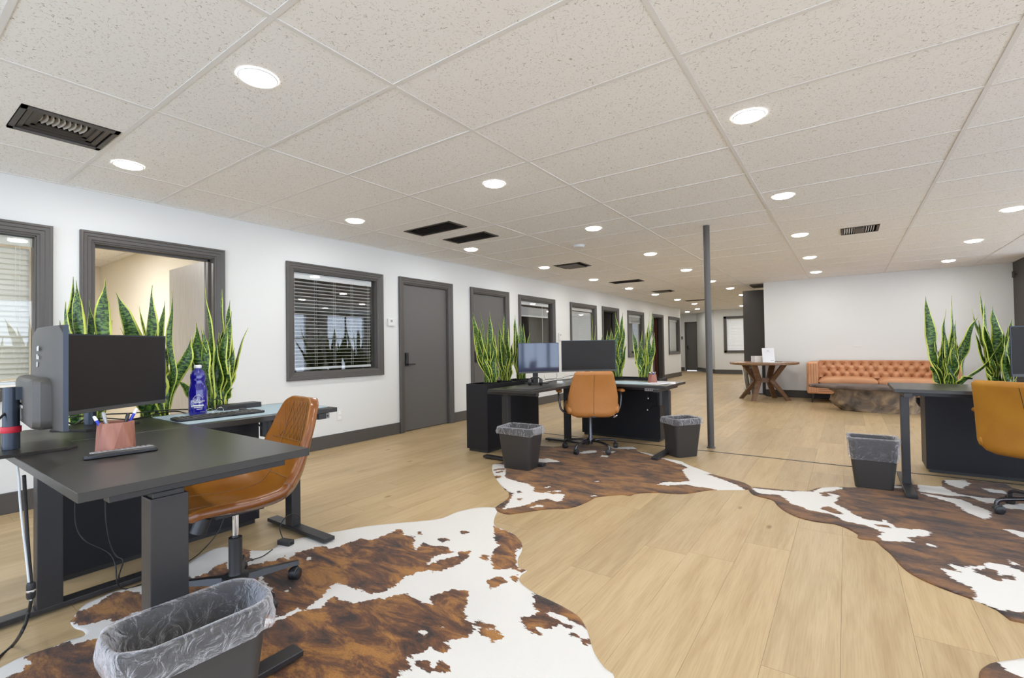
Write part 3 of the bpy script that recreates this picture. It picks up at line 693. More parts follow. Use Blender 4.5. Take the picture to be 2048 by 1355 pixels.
t = plate('wall_switch', 'faint white switch plate on the blank wall above the sofa', 'switch', .18, YBACK, 1.08, .13, .085, .006, 'y')
m = MB(); m.box(-.03, .03, -.009, -.006, -.02, .02); m.build('rocker', M['white_plastic'], t)
t = plate('card_reader', 'small black keypad beside the far corridor door', 'keypad', -5.80, 21, 1.42, .07, .12, .03, 'y', M['plastic'])
m = MB(); m.box(-.02, .02, -.034, -.03, -.03, .03); m.build('keys', M['pen_grey'], t)
t = plate('wall_switch', 'small white switch plate between last doorway and last window', 'switch', WX, 15.85, 1.33, .10, .13, .008)
m = MB(); m.box(.008, .012, -.02, .02, -.03, .03); m.build('rocker', M['white_plastic'], t)
t = thing('wall_speaker', 'small dark bracket speaker high in the corner of the dark wall', 'speaker', (2.335, 11.25, 2.22))
m = MB(); m.box(-.05, -.02, -.03, .03, -.055, .055); m.build('speaker_box', M['wall_dark'], t, bevel=.008)
m = MB(); m.box(-.02, 0, -.01, .01, -.01, .01); m.build('bracket', M['black_metal'], t)
# ================================================================== cowhide rugs (outlines and patches in metres on the floor)
def _cv(pts, crop):
    ox, oy, s = crop
    return [tuple(at(ox + x / s, oy + y / s, z=0)[:2]) for x, y in pts]
CA, CB, CC, CDD = (0, 1000, 3.2), (440, 1000, 2.56), (960, 880, 3.657), (1480, 940, 3.6056)
def poly_sd(P, poly):
    """signed distance of points P (n,2) to a polygon, positive inside"""
    poly = np.array(poly); n = len(poly); d = np.full(len(P), 1e9); ins = np.zeros(len(P), bool)
    for i in range(n):
        a = poly[i]; b = poly[(i + 1) % n]; e = b - a; w = P - a
        t = np.clip((w @ e) / max(e @ e, 1e-12), 0, 1); q = w - t[:, None] * e
        d = np.minimum(d, (q ** 2).sum(1))
        c = (P[:, 1] >= a[1]) != (P[:, 1] >= b[1])
        if abs(e[1]) > 1e-12:
            xs = a[0] + (P[:, 1] - a[1]) / e[1] * e[0]
            ins ^= c & (P[:, 0] < xs)
    d = np.sqrt(d); return np.where(ins, d, -d)
def near_on(P, poly):
    poly = np.array(poly); best = np.full(len(P), 1e9); out = P.copy()
    for i in range(len(poly)):
        a = poly[i]; b = poly[(i + 1) % len(poly)]; e = b - a
        t = np.clip(((P - a) @ e) / max(e @ e, 1e-12), 0, 1); q = a + t[:, None] * e
        d = ((P - q) ** 2).sum(1); k = d < best; best[k] = d[k]; out[k] = q[k]
    return out
def rug(name, label, outline, brown, white, cell, mt, base_brown=False):
    ol = [tuple(v)[:2] for v in crom([(x, y, 0) for x, y in outline] + [(outline[0][0], outline[0][1], 0)], 3)][:-1]
    A = np.array(ol); lo = A.min(0) - cell * 2; hi = A.max(0) + cell * 2
    nx, ny = int((hi[0]-lo[0])/cell)+1, int((hi[1]-lo[1])/cell)+1
    gx, gy = np.meshgrid(lo[0] + np.arange(nx)*cell, lo[1] + np.arange(ny)*cell, indexing='ij')
    P = np.stack([gx.ravel(), gy.ravel()], 1); sd = poly_sd(P, ol)
    keep = sd > -cell * .75
    # snap verts close to the border on to it
    nb = np.abs(sd) < cell * .75; P2 = P.copy()
    if nb.any(): P2[nb] = near_on(P[nb], ol)
    idx = np.full(nx*ny, -1); idx[keep] = np.arange(keep.sum())
    V = P2[keep]; sdk = sd[keep]
    I = idx.reshape(nx, ny); a, b, c, d = I[:-1,:-1], I[1:,:-1], I[1:,1:], I[:-1,1:]
    ok = (a >= 0) & (b >= 0) & (c >= 0) & (d >= 0); F = np.stack([a[ok], b[ok], c[ok], d[ok]], 1)
    pat = np.full(len(V), .5 if base_brown else -.5)
    for q in (brown if not base_brown else white):
        s = poly_sd(V, q); pat = np.minimum(pat, -s) if base_brown else np.maximum(pat, s)
    for q in (white if not base_brown else brown):
        s = poly_sd(V, q); pat = np.maximum(pat, s) if base_brown else np.minimum(pat, -s)
    ed = np.clip(sdk / .03, 0, 1)
    z = .0022 + .0018 * ed + .0015 * np.array([noise.noise(Vector((x*6, y*6, 1))) for x, y in V]) * (1 - ed) * 2
    cen = V.mean(0)
    verts = [(x - cen[0], y - cen[1], max(zz, .0012)) for (x, y), zz in zip(V, z)]
    faces = [tuple(map(int, f)) for f in F]
    # skirt: bottom ring from boundary edges
    from collections import Counter
    cnt = Counter()
    for f in faces:
        for i in range(4): cnt[(min(f[i], f[(i+1)%4]), max(f[i], f[(i+1)%4]))] += 1
    nv = len(verts); low = {}
    for f in list(faces):
        for i in range(4):
            u, v = f[i], f[(i+1)%4]
            if cnt[(min(u,v), max(u,v))] == 1:
                for w in (u, v):
                    if w not in low: low[w] = len(verts); verts.append((verts[w][0], verts[w][1], .0002))
                faces.append((v, u, low[u], low[v]))
    me = bpy.data.meshes.new(name); me.from_pydata(verts, [], faces); me.materials.append(mt)
    at_ = me.attributes.new('patch', 'FLOAT', 'POINT')
    arr = np.concatenate([pat, np.array([pat[w] for w in low])]) if low else pat
    at_.data.foreach_set('value', arr.astype(np.float32))
    me.polygons.foreach_set('use_smooth', [True]*len(me.polygons)); me.update()
    o = bpy.data.objects.new(name, me); COL.objects.link(o); o.location = (cen[0], cen[1], 0)
    return tag(o, label, 'rug')
# rug 1 ------------------------------------------------------------
o1 = _cv([(0,1075),(60,1045),(130,1010),(280,960),(370,930),(430,900),(480,885),(545,865),(530,835),(480,820),(450,780),(470,750),(510,700),(560,660),(650,620),(700,595),(760,575),(850,560),(940,540),(1040,500),(1110,465),(1175,430),(1230,390),(1330,330),(1400,305),(1465,300),(1550,310),(1600,320),(1730,320),(1810,270),(1900,250),(1970,235)], CA)
o1 += _cv([(360,205),(430,190),(600,160),(780,130),(1000,110),(1130,95),(1220,60),(1320,38),(1400,38),(1420,55),(1405,90),(1405,130),(1450,150),(1510,180),(1545,220),(1545,260),(1525,300),(1530,345),(1572,360),(1540,385),(1535,420),(1600,470),(1690,515),(1780,560),(1840,600),(1875,655),(1895,720),(1920,790),(1970,860),(2020,909)], CB)
o1 += [(-.66,1.40),(-.72,1.25),(-.85,1.12),(-.98,1.02),(-1.08,.88),(-1.10,.70),(-1.02,.52),(-1.0,.36),(-1.1,.26),(-1.3,.22),(-1.5,.30),(-1.7,.32),(-1.95,.22),(-2.2,.16),(-2.42,.14),(-2.6,.22)]
br1 = [[(260,320),(330,285),(345,305),(400,270),(520,235),(560,250),(620,235),(720,200),(780,205),(850,180),(910,150),(935,150),(935,180),(1000,190),(990,230),(1000,260),(1040,220),(1100,235),(1170,240),(1175,265),(1280,265),(1270,290),(1240,320),(1150,360),(1100,370),(1050,365),(1000,375),(935,400),(900,445),(830,475),(770,480),(700,460),(650,440),(600,430),(570,440),(530,490),(480,530),(440,565),(400,555),(340,590),(280,610),(270,560),(280,480),(230,440),(210,380),(230,350)],
 [(240,640),(340,600),(440,565),(520,550),(570,500),(640,520),(680,535),(740,515),(840,505),(900,490),(960,480),(1010,515),(1090,540),(1080,495),(1130,475),(1200,460),(1270,470),(1265,510),(1250,560),(1270,620),(1300,660),(1300,690),(1250,710),(1190,715),(1150,730),(1180,770),(1140,785),(1080,755),(1050,785),(1000,790),(960,820),(990,870),(930,870),(930,909),(860,950),(600,1010),(200,1100),(100,900)],
 [(1300,630),(1330,618),(1420,640),(1415,660),(1370,660),(1310,645)],[(1310,660),(1350,655),(1420,680),(1448,710),(1400,725),(1360,700)],
 [(985,850),(1020,830),(1080,825),(1080,850),(1075,890),(1020,870)],[(1100,830),(1130,825),(1165,860),(1170,898),(1120,890),(1100,870)],
 [(1235,160),(1260,155),(1280,165),(1260,178),(1240,175)],
 [(1400,130),(1440,150),(1490,165),(1530,190),(1560,235),(1530,260),(1515,240),(1510,300),(1530,350),(1572,358),(1540,370),(1480,350),(1400,355),(1385,300),(1400,260),(1430,235),(1405,200)],
 [(1325,300),(1350,278),(1380,290),(1375,315)],[(1365,420),(1400,395),(1440,395),(1475,420),(1430,440),(1380,458)],[(1480,395),(1520,385),(1535,420),(1500,420)],
 [(1600,465),(1700,505),(1790,550),(1850,595),(1885,660),(1840,640),(1790,620),(1740,590),(1690,570),(1670,600),(1610,560)],
 [(1535,610),(1590,600),(1640,570),(1680,590),(1745,620),(1730,650),(1660,665),(1620,650),(1640,690),(1600,690),(1560,650)],
 [(1780,680),(1830,680),(1835,700),(1790,700)],[(1850,715),(1900,710),(1905,740),(1860,740)],[(1760,640),(1800,645),(1810,665),(1770,655)],[(1110,200),(1150,195),(1180,205),(1140,220)],[(1000,165),(1030,165),(1035,180),(1010,178)]]
b1 = [_cv(q, CB) for q in br1]
b1 += [_cv(q, CA) for q in [[(445,780),(500,715),(580,690),(650,650),(690,615),(740,590),(820,585),(940,600),(1175,520),(1175,700),(940,720),(860,720),(800,760),(720,785),(690,770),(600,790),(520,810)],
 [(110,1040),(200,980),(290,950),(370,930),(430,900),(470,930),(560,900),(660,885),(640,930),(660,1000),(700,1136),(800,1300),(100,1500),(40,1140),(130,1100),(200,1040),(190,1015)],
 [(1150,480),(1230,500),(1330,470),(1380,430),(1440,400),(1470,440),(1560,430),(1700,400),(1800,420),(1950,380),(1950,560),(1800,600),(1760,540),(1700,560),(1680,640),(1780,760),(1500,760),(1150,700)],
 [(1550,300),(1610,320),(1590,360),(1620,390),(1560,410),(1540,350)]]]
w1 = [_cv(q, CB) for q in [[(1065,330),(1080,300),(1150,275),(1210,270),(1225,285),(1130,310)],[(1025,675),(1045,666),(1062,680),(1045,695),(1028,690)],[(1128,655),(1142,652),(1160,672)],[(200,375),(215,400),(235,430),(270,455),(240,460),(210,420)],[(440,300),(470,285),(475,295),(450,310)],[(340,465),(355,458),(352,470)]]]
rug('cowhide_rug', 'large brown and white cowhide rug in the left foreground under chair and front bin', o1, b1, w1, .011, M['hide1'])
# rug 2 ------------------------------------------------------------
o2 = _cv([(90,180),(88,215),(100,250),(130,300),(180,360),(210,385),(200,430),(110,495),(130,520),(210,543),(380,520),(500,505),(640,500),(720,480),(800,445),(850,418),(940,408),(1040,400),(1095,408),(1150,390),(1300,385),(1450,395),(1560,385),(1700,365),(1950,362),(1985,345),(1930,310),(1840,285),(1720,255),(1640,225),(1500,172),(1470,155),(1330,128),(1250,100),(1150,80),(1130,50),(940,45),(800,40),(620,40),(540,48),(400,42),(370,100),(170,160)], CC)
w2_ = [_cv(q, CC) for q in [[(70,170),(180,180),(190,230),(180,270),(250,300),(350,320),(400,350),(385,380),(470,390),(500,375),(590,370),(560,390),(620,400),(600,450),(560,450),(500,430),(430,440),(330,480),(170,508),(190,480),(220,440),(245,390),(200,370),(110,300),(70,230)],
 [(390,140),(500,135),(560,150),(590,160),(480,165),(390,160)],[(710,95),(790,78),(850,75),(850,90),(760,100)],[(880,83),(1000,83),(960,97)],[(890,110),(940,115),(930,125),(880,125)],[(935,46),(1000,52),(1120,48),(1150,65),(1080,68),(980,65)],
 [(1150,80),(1300,90),(1370,120),(1330,122),(1480,150),(1640,215),(1720,250),(1780,280),(1900,340),(1950,372),(1740,368),(1700,355),(1600,345),(1500,325),(1380,335),(1295,325),(1350,308),(1450,310),(1540,300),(1500,260),(1480,220),(1520,200),(1470,180),(1330,135),(1200,100)],
 [(830,305),(880,298),(850,310)],[(370,495),(420,475),(465,475),(460,490),(400,495)],[(800,415),(840,403),(850,410)],[(460,350),(520,338),(500,352)]]]
b2 = [_cv(q, CC) for q in [[(260,375),(290,370),(305,382),(280,392)],[(270,430),(300,424),(315,435),(285,445)],[(490,385),(540,375),(580,382),(540,398)],[(100,215),(180,205),(185,215),(100,225)],[(110,235),(170,222),(175,232),(120,245)],[(100,262),(150,262),(150,278),(110,280)],[(1650,250),(1720,248),(1930,302),(1995,345),(1900,340),(1780,290)]]]
rug('cowhide_rug', 'orange brown cowhide rug under the middle desk and tan chair', o2, b2, w2_, .014, M['hide2'], True)
# rug 3 ------------------------------------------------------------
o3 = _cv([(60,140),(100,180),(230,215),(270,255),(330,300),(430,345),(560,375),(680,390),(780,425),(850,465),(845,485),(880,500),(970,510),(1030,560),(1090,610),(1150,680),(1220,740),(1330,800),(1500,870),(1680,935),(1850,1010),(2048,1105)], CDD)
o3 += [(.85,3.02),(1.25,2.75),(1.62,2.9),(1.78,3.3),(2.05,3.5),(2.1,4.0),(1.9,4.5),(1.5,4.95)]
o3 += _cv([(2048,150),(1900,95),(1760,85),(1590,70),(1460,75),(1450,118),(1280,105),(1085,110),(830,125),(700,120),(560,130),(500,150),(410,150),(290,140),(160,128),(100,125)], CDD)
w3_ = [_cv(q, CDD) for q in [[(75,130),(140,135),(280,150),(400,155),(520,155),(600,125),(690,115),(740,130),(690,150),(600,160),(720,185),(700,220),(680,240),(760,280),(840,330),(920,360),(1010,375),(1040,362),(1100,395),(1120,420),(1300,430),(1370,450),(1370,475),(1200,485),(1255,525),(1030,510),(990,480),(1040,450),(900,400),(760,370),(660,320),(500,290),(360,240),(320,200),(240,180),(140,170)],
 [(1085,106),(1190,120),(1200,135),(1100,130)],[(1280,100),(1450,115),(1560,170),(1700,195),(1850,210),(1870,240),(1780,240),(1650,195),(1500,185),(1290,155)],
 [(1290,165),(1500,200),(1590,210),(1700,260),(1810,300),(1800,350),(1760,355),(1640,310),(1540,240),(1400,200)],[(1460,65),(1620,70),(1660,100),(1600,135),(1500,105)],
 [(1740,130),(1900,150),(1930,175),(1800,160)],[(1890,250),(2048,245),(2200,260),(2048,290),(1910,275)],[(1320,515),(1430,560),(1350,545)],
 [(1500,680),(1600,700),(1700,700),(1800,665),(1920,690),(2048,740),(2600,800),(2700,1100),(2300,1080),(2048,1025),(1900,1015),(1800,990),(1680,940),(1720,905),(1650,840),(1540,790),(1450,715),(1530,720),(1590,745)],
 [(1890,430),(1960,430),(2048,450),(2300,520),(2048,490)],[(1940,650),(2040,700),(1960,680)]]]
b3 = [_cv(q, CDD) for q in [[(570,275),(640,262),(700,290),(750,322),(660,310)],[(570,165),(620,160),(660,192),(600,190)],[(970,395),(1060,400),(1095,420),(1000,412)],[(150,172),(280,180),(320,210),(250,212)],[(1680,710),(1750,730),(1760,695),(1850,730),(1870,760),(1960,760),(1990,795),(1900,790),(1870,810),(1780,770),(1710,750)],[(1600,740),(1500,690),(1440,680),(1480,720)]]]
rug('cowhide_rug', 'dark brown and white cowhide rug at the right under the ochre chair', o3, b3, w3_, .014, M['hide3'], True)
o4 = [tuple(at(x, y, z=0)[:2]) for x, y in [(1950,1420),(1957,1360),(1960,1342),(1975,1330),(1993,1324),(2048,1316),(2150,1300),(2260,1380),(2260,1600),(2050,1620)]]
w4 = [[tuple(at(x, y, z=0)[:2]) for x, y in [(1990,1322),(2060,1310),(2200,1330),(2200,1500),(2060,1480),(2070,1370),(2020,1345),(2000,1332)]]]
rug('cowhide_rug', 'brown and white hide corner at the bottom right edge of the view', o4, [], w4, .012, M['hide3'], True)

# ================================================================== standing desks
def desk(loc, label, H, tops, legs, frame, seam=None):
    """tops: list of boxes x0,x1,y0,y1; legs: (x, y, sx, sy, footaxis, f0, f1)"""
    t = thing('standing_desk', label, 'desk', loc)
    T = .026
    for (x0, x1, y0, y1) in tops:
        m = MB(); m.box(x0, x1, y0, y1, H - T, H); m.build('desktop', M['laminate'], t, bevel=.0015, bseg=1)
    for (x, y, sx, sy, ax, f0, f1) in legs:
        m = MB(); m.box(x - sx/2, x + sx/2, y - sy/2, y + sy/2, .032, H - T - .045); lg = m.build('leg', M['black_metal'], t, bevel=.003)
        m = MB(); m.box(x - sx/2 + .008, x + sx/2 - .008, y - sy/2 + .008, y + sy/2 - .008, H - T - .05, H - T - .03); m.build('inner_column', M['black_metal'], lg, bevel=.003)
        m = MB()
        if ax == 'y': m.box(x - .035, x + .035, f0, f1, .012, .034)
        else: m.box(f0, f1, y - .035, y + .035, .012, .034)
        m.build('foot', M['black_metal'], t, bevel=.003)
        for e in (f0 + .04, f1 - .04):
            m = MB(); c = (x, e) if ax == 'y' else (e, y)
            m.cyl((c[0], c[1], .0045), (c[0], c[1], .012), .02, n=14); m.build('levelling_foot', M['plastic'], t)
        m = MB()
        if ax == 'y': m.box(x - .025, x + .025, f0 + .06, f1 - .06, H - T - .032, H - T)
        else: m.box(f0 + .06, f1 - .06, y - .025, y + .025, H - T - .032, H - T)
        m.build('support_arm', M['black_metal'], t, bevel=.002)
    for (x0, x1, y0, y1) in frame:
        m = MB(); m.box(x0, x1, y0, y1, H - T - .045, H - T - .002); m.build('crossbar', M['black_metal'], t, bevel=.002)
    return t
# desk 1, left foreground (origin at its big front leg side)
D1 = desk((0,0,0), 'black L-shaped standing desk in the left foreground', .78,
     [(-3.15, -2.575, .345, 1.765), (-2.573, -1.60, .345, .98)],
     [(-1.69, .565, .075, .098, 'y', .365, .985), (-2.90, .53, .07, .085, 'y', .30, .98), (-2.89, 1.655, .075, .06, 'x', -3.14, -2.50)],
     [(-2.85, -1.72, .54, .59), (-2.92, -2.86, .6, 1.62)])
# desk 2, centre
D2 = desk((0,0,0), 'black L-shaped standing desk in the middle of the room behind the tan chair', .72,
     [(-2.93, -2.41, 3.715, 4.778), (-2.93, -1.485, 4.78, 5.47)],
     [(-2.78, 3.82, .075, .05, 'x', -3.06, -2.35), (-2.70, 4.93, .075, .05, 'x', -2.99, -2.46), (-1.56, 5.05, .05, .075, 'y', 4.60, 5.40)],
     [(-2.80, -2.75, 3.85, 4.9), (-2.66, -1.60, 5.02, 5.08)])
# desk 3, right
D3 = desk((0,0,0), 'black standing desk at the right edge in front of the sofa corner', .78,
     [(.285, 2.35, 4.53, 5.23)],
     [(.36, 4.80, .052, .085, 'y', 4.43, 5.17), (2.2, 4.80, .052, .085, 'y', 4.43, 5.17)], [(.40, 2.17, 4.80, 4.84)])
def controller(parent, x, y, z, ax):
    m = MB()
    if ax == 'x': m.box(x - .055, x + .055, y - .012, y + .03, z - .032, z)
    else: m.box(x - .03, x + .012, y - .055, y + .055, z - .032, z)
    c = m.build('control_panel', M['plastic_mid'], parent, bevel=.004)
    m = MB()
    for i in range(5):
        d = -.04 + i * .02
        if ax == 'x': m.box(x + d - .005, x + d + .005, y - .0135, y - .012, z - .022, z - .010)
        else: m.box(x + .012, x + .0135, y + d - .005, y + d + .005, z - .022, z - .010)
    m.build('buttons', M['plastic'], c)
controller(D1, -2.59, 1.66, .752, 'y'); controller(D2, -1.66, 4.80, .692, 'x')
m = MB(); m.box(-3.0, -2.75, .45, .95, .66, .70); m.build('cable_tray', M['plastic_grey'], D1, bevel=.003)
m = MB(); m.box(.75, 1.35, 4.60, 4.75, .695, .735); m.build('drawer_rail', M['plastic'], D3, bevel=.003)
m = MB(); m.cyl((-3.01, 1.56, .745), (-3.01, 1.56, .60), .045, n=20); m.build('lift_motor', M['plastic'], D1, smooth=40)
m = MB(); m.cyl((-1.62, 5.0, .67), (-1.62, 5.0, .50), .03, n=18); m.build('lift_motor', M['plastic'], D2, smooth=40)

# ================================================================== planter boxes
def planter(label, x0, x1, y0, y1, H=.737, edge=.02):
    cx, cy = (x0+x1)/2, (y0+y1)/2
    t = thing('planter_box', label, 'planter', (cx, cy, 0)); hx, hy = (x1-x0)/2, (y1-y0)/2; w = edge
    m = MB(); z0 = .03
    m.box(-hx, hx, -hy, -hy+w, z0, H); m.box(-hx, hx, hy-w, hy, z0, H); m.box(-hx, -hx+w, -hy+w, hy-w, z0, H); m.box(hx-w, hx, -hy+w, hy-w, z0, H); m.box(-hx+w, hx-w, -hy+w, hy-w, z0, z0+.02)
    m.build('body', M['planter'], t, bevel=.001, bseg=1)
    m = MB(); m.box(-hx+w, hx-w, -hy+w, hy-w, H-.10, H-.045); m.build('inner_shelf', M['void'], t)
    m = MB(); m.box(-hx+.02, hx-.02, -hy+.02, hy-.02, 0, .03); m.build('plinth', M['plastic'], t)
    return t
planter('long black planter cabinet behind the left desk', -3.53, -3.20, .61, 1.60)
planter('black planter cabinet at the left end of the middle desk', -3.45, -3.155, 3.99, 5.02)
planter('black planter cabinet behind the middle desk, below the hall side plants', -2.80, -1.79, 5.50, 5.80)
pr_ = planter('black planter cabinet behind the right desk with a small sticker', .545, 1.70, 5.42, 5.74)
m = MB(); m.box(.335, .41, -.1615, -.1602, .045, .062); m.build('sticker', M['paper'], pr_)
m = MB(); m.box(.37, .405, -.162, -.1615, .048, .059); m.build('sticker_print', M['pen_grey'], pr_)

# ================================================================== snake plants
def leaf_mesh(name, parent, P0, P2, W, bow, wave, twist, ph, width_dir, rnd):
    N = 18; L = (P2 - P0).length; up = (P2 - P0).normalized()
    wd = (width_dir - up * width_dir.dot(up)).normalized(); nd = up.cross(wd).normalized()
    cs = [0, .14, .5, .86, 1.0]
    front, back = [], []
    for i in range(N + 1):
        s = i / N
        c = P0.lerp(P2, s) + bow * (4 * s * (1 - s)) + wd * (wave * math.sin(ph + s * 9.5) * min(1, s * 3) * (1 - s)) + nd * (wave * .8 * math.cos(ph * 1.3 + s * 7.5) * min(1, s*3) * (1 - s))
        a = twist * math.sin(ph + s * 3.6) + twist * .6 * s
        wv = wd * math.cos(a) + nd * math.sin(a); nv = nd * math.cos(a) - wd * math.sin(a)
        w = W * (.50 + .52 * math.sin(PI * min(1, s * 1.05) ** .85)) * (1 - s ** 7)
        if s > .84: w *= max(.04, 1 - ((s - .84) / .16) ** 1.6)
        w = max(w, .0015)
        w *= 1 + .10 * math.sin(ph * 2 + s * 17)
        rf = []
        for u in cs:
            x = (u - .5) * w; k = abs(u - .5) * 2
            rip = .05 * w * math.sin(ph + s * 22 + (0 if u < .5 else 2.4)) * k
            rf.append(c + wv * x + nv * (k * k * w * .16 + rip))
        front.append(rf); back.append([rf[j] - nv * (.0022 if 0 < j < 4 else .0004) for j in range(5)])
    vs, fs, uvs = [], [], []
    for i in range(N + 1):
        for j in range(5): vs.append(tuple(front[i][j])); uvs.append((cs[j], i / N * L))
    for i in range(N + 1):
        for j in range(5): vs.append(tuple(back[i][j])); uvs.append((cs[j], i / N * L))
    o5 = 5 * (N + 1)
    for i in range(N):
        for j in range(4):
            a = i * 5 + j; fs.append((a, a + 1, a + 6, a + 5)); fs.append((o5 + a, o5 + a + 5, o5 + a + 6, o5 + a + 1))
        a = i * 5; fs.append((a, a + 5, o5 + a + 5, o5 + a)); a = i * 5 + 4; fs.append((a, o5 + a, o5 + a + 5, a + 5))
    me = bpy.data.meshes.new(name); me.from_pydata(vs, [], fs); me.materials.append(M['leaf'])
    uvl = me.uv_layers.new(name='UVMap')
    flat = np.array([uvs[v] for f in fs for v in f], np.float32).ravel(); uvl.data.foreach_set('uv', flat)
    me.polygons.foreach_set('use_smooth', [True] * len(me.polygons)); me.update()
    o = bpy.data.objects.new(name, me); COL.objects.link(o); o.parent = parent
    return o
LAT = Vector((.82, .57, 0))
def plant(label, base, tips, extra, hmax, spread, seed, width=.058, potr=.085, zb=.735):
    """base: point; tips: list of (point, width) from the photograph; extra: number of filler leaves"""
    rnd = random.Random(seed); base = Vector((base[0], base[1], zb))
    t = thing('snake_plant', label, 'plant', base, 0, 'variegated snake plants in the planter cabinets')
    m = MB(); m.lathe([(.0001, -.045), (potr*.85, -.045), (potr, .012), (potr - .006, .012), (potr - .008, .004), (.0001, .002)], 24, cap=False); m.build('pot', M['plastic'], t, smooth=40)
    m = MB(); m.lathe([(potr - .008, .003), (.0001, .008)], 16, cap=False); m.build('soil', M['soil'], t)
    ls = []
    for tp, w in tips:
        v = Vector(tp) - base; ls.append((v, w * 1.28))
    for i in range(extra + 5):
        a = rnd.uniform(0, 2 * PI); r = spread * rnd.uniform(.25, 1); hh = hmax * rnd.uniform(.38, .86)
        ls.append((Vector((math.cos(a) * r, math.sin(a) * r, hh)), width * rnd.uniform(.8, 1.25)))
    for i, (v, w) in enumerate(ls):
        a = math.atan2(v.y, v.x) + rnd.uniform(-.8, .8); r0 = potr * rnd.uniform(.15, .75)
        P0 = Vector((math.cos(a) * r0, math.sin(a) * r0, .0))
        h = Vector((v.x, v.y, 0)); bow = h * rnd.uniform(-.10, .16) + Vector((rnd.uniform(-.012, .012), rnd.uniform(-.012, .012), 0)) + Vector((0, 0, .02))
        wd = Matrix.Rotation(rnd.uniform(-.75, .75), 3, 'Z') @ LAT
        leaf_mesh('leaf', t, P0, v, w, bow, rnd.uniform(.014, .032), rnd.uniform(.4, 1.4), rnd.uniform(0, 6.28), wd, rnd)
    return t
X1 = -3.37
def tx(lst, x): return [(at(px, py, x=x + dx), w) for px, py, dx, w in lst]
def ty(lst, y): return [(at(px, py, y=y + dy), w) for px, py, dy, w in lst]
plant('snake plant behind the left monitors, nearest the left window', (X1, .76), tx([(146,553,-.02,.062),(152,560,.03,.06),(210,557,.04,.075),(132,603,.03,.06),(120,640,.0,.05),(160,590,-.05,.05),(137,637,.06,.05),(225,640,-.02,.05),(178,600,-.06,.05)], X1), 13, .62, .15, 1, .06, .075)
plant('snake plant with widely splayed leaves between left monitor and blue bottle', (X1, 1.08), tx([(232,583,.0,.085),(305,570,.0,.06),(343,582,.03,.03),(279,612,.06,.06),(341,640,-.05,.03),(313,660,.08,.075),(384,672,.04,.07),(240,655,-.04,.03),(330,600,-.08,.04),(262,640,-.05,.05)], X1), 10, .56, .13, 2, .062, .075)
plant('tall dense snake plant behind the blue bottle', (X1, 1.40), tx([(411,576,.02,.062),(444,578,.0,.06),(460,600,-.05,.05),(463,622,.04,.05),(392,645,.06,.062),(497,655,.0,.06),(455,650,.08,.055),(402,650,-.03,.055),(357,760,.05,.04),(468,775,.05,.04),(436,690,.09,.05),(470,695,.07,.05)], X1), 15, .66, .13, 3, .058, .075)
X2 = -3.29
plant('snake plant at the left front corner of the middle planter', (X2, 4.22), tx([(946,623,.0,.06),(979,622,.02,.058),(960,622,-.03,.02),(957,648,.06,.05),(988,668,.05,.05),(950,665,.07,.045),(966,690,.09,.05)], X2), 15, .66, .12, 4, .055, .08)
plant('snake plant second in the middle planter beside the small monitor', (X2, 4.52), tx([(1008,625,.0,.058),(998,645,.03,.05),(1032,650,.02,.05),(1016,650,.10,.06),(1000,665,.05,.05)], X2), 14, .64, .12, 5, .055, .08)
plant('snake plant partly hidden behind the small blue tinted monitor', (X2, 4.83), tx([(1030,630,.0,.055),(1047,646,.02,.05),(1060,665,.0,.04),(1040,640,.04,.05)], X2), 10, .60, .11, 6, .055, .08)
Y2 = 5.65
plant('snake plant peeping over the large middle monitor', (-2.62, Y2), ty([(1183,628,.0,.025),(1190,650,.04,.04),(1182,668,.0,.04),(1205,668,.03,.045),(1240,650,.0,.05)], Y2), 8, .42, .12, 7, .05, .08)
plant('tall snake plant right beside the large middle monitor', (-2.38, Y2), ty([(1231,624,.0,.062),(1246,624,.03,.06),(1253,688,-.03,.045),(1222,655,.04,.05),(1248,650,-.03,.05),(1215,660,.0,.05)], Y2), 12, .64, .10, 8, .055, .08)
plant('snake plant behind the wooden pen cup, rightmost on the middle planter', (-2.02, Y2), ty([(1298,622,.0,.055),(1305,623,.03,.055),(1266,662,-.02,.055),(1309,665,-.03,.045),(1284,660,.03,.05),(1300,650,-.05,.055)], Y2), 13, .64, .11, 9, .055, .08)
Y3 = 5.56
plant('snake plant on the right planter in front of the sofa end', (.73, Y3), ty([(1851,592,.0,.062),(1903,590,.02,.045),(1892,617,.04,.04),(1911,640,.03,.05),(1960,626,-.03,.055),(1937,665,.04,.035),(1859,730,-.02,.04),(1865,645,.03,.05),(1945,755,-.10,.075),(2003,682,-.04,.022)], Y3), 12, .60, .11, 10, .06, .085)
plant('snake plant partly hidden by the right edge monitor', (1.05, Y3), ty([(1959,583,.0,.05),(1984,612,.02,.065),(2023,637,.03,.055),(1943,616,.05,.025),(1957,640,-.02,.05),(1950,665,.0,.05),(1970,740,-.04,.05),(1968,600,-.02,.07)], Y3), 12, .60, .12, 11, .06, .085)
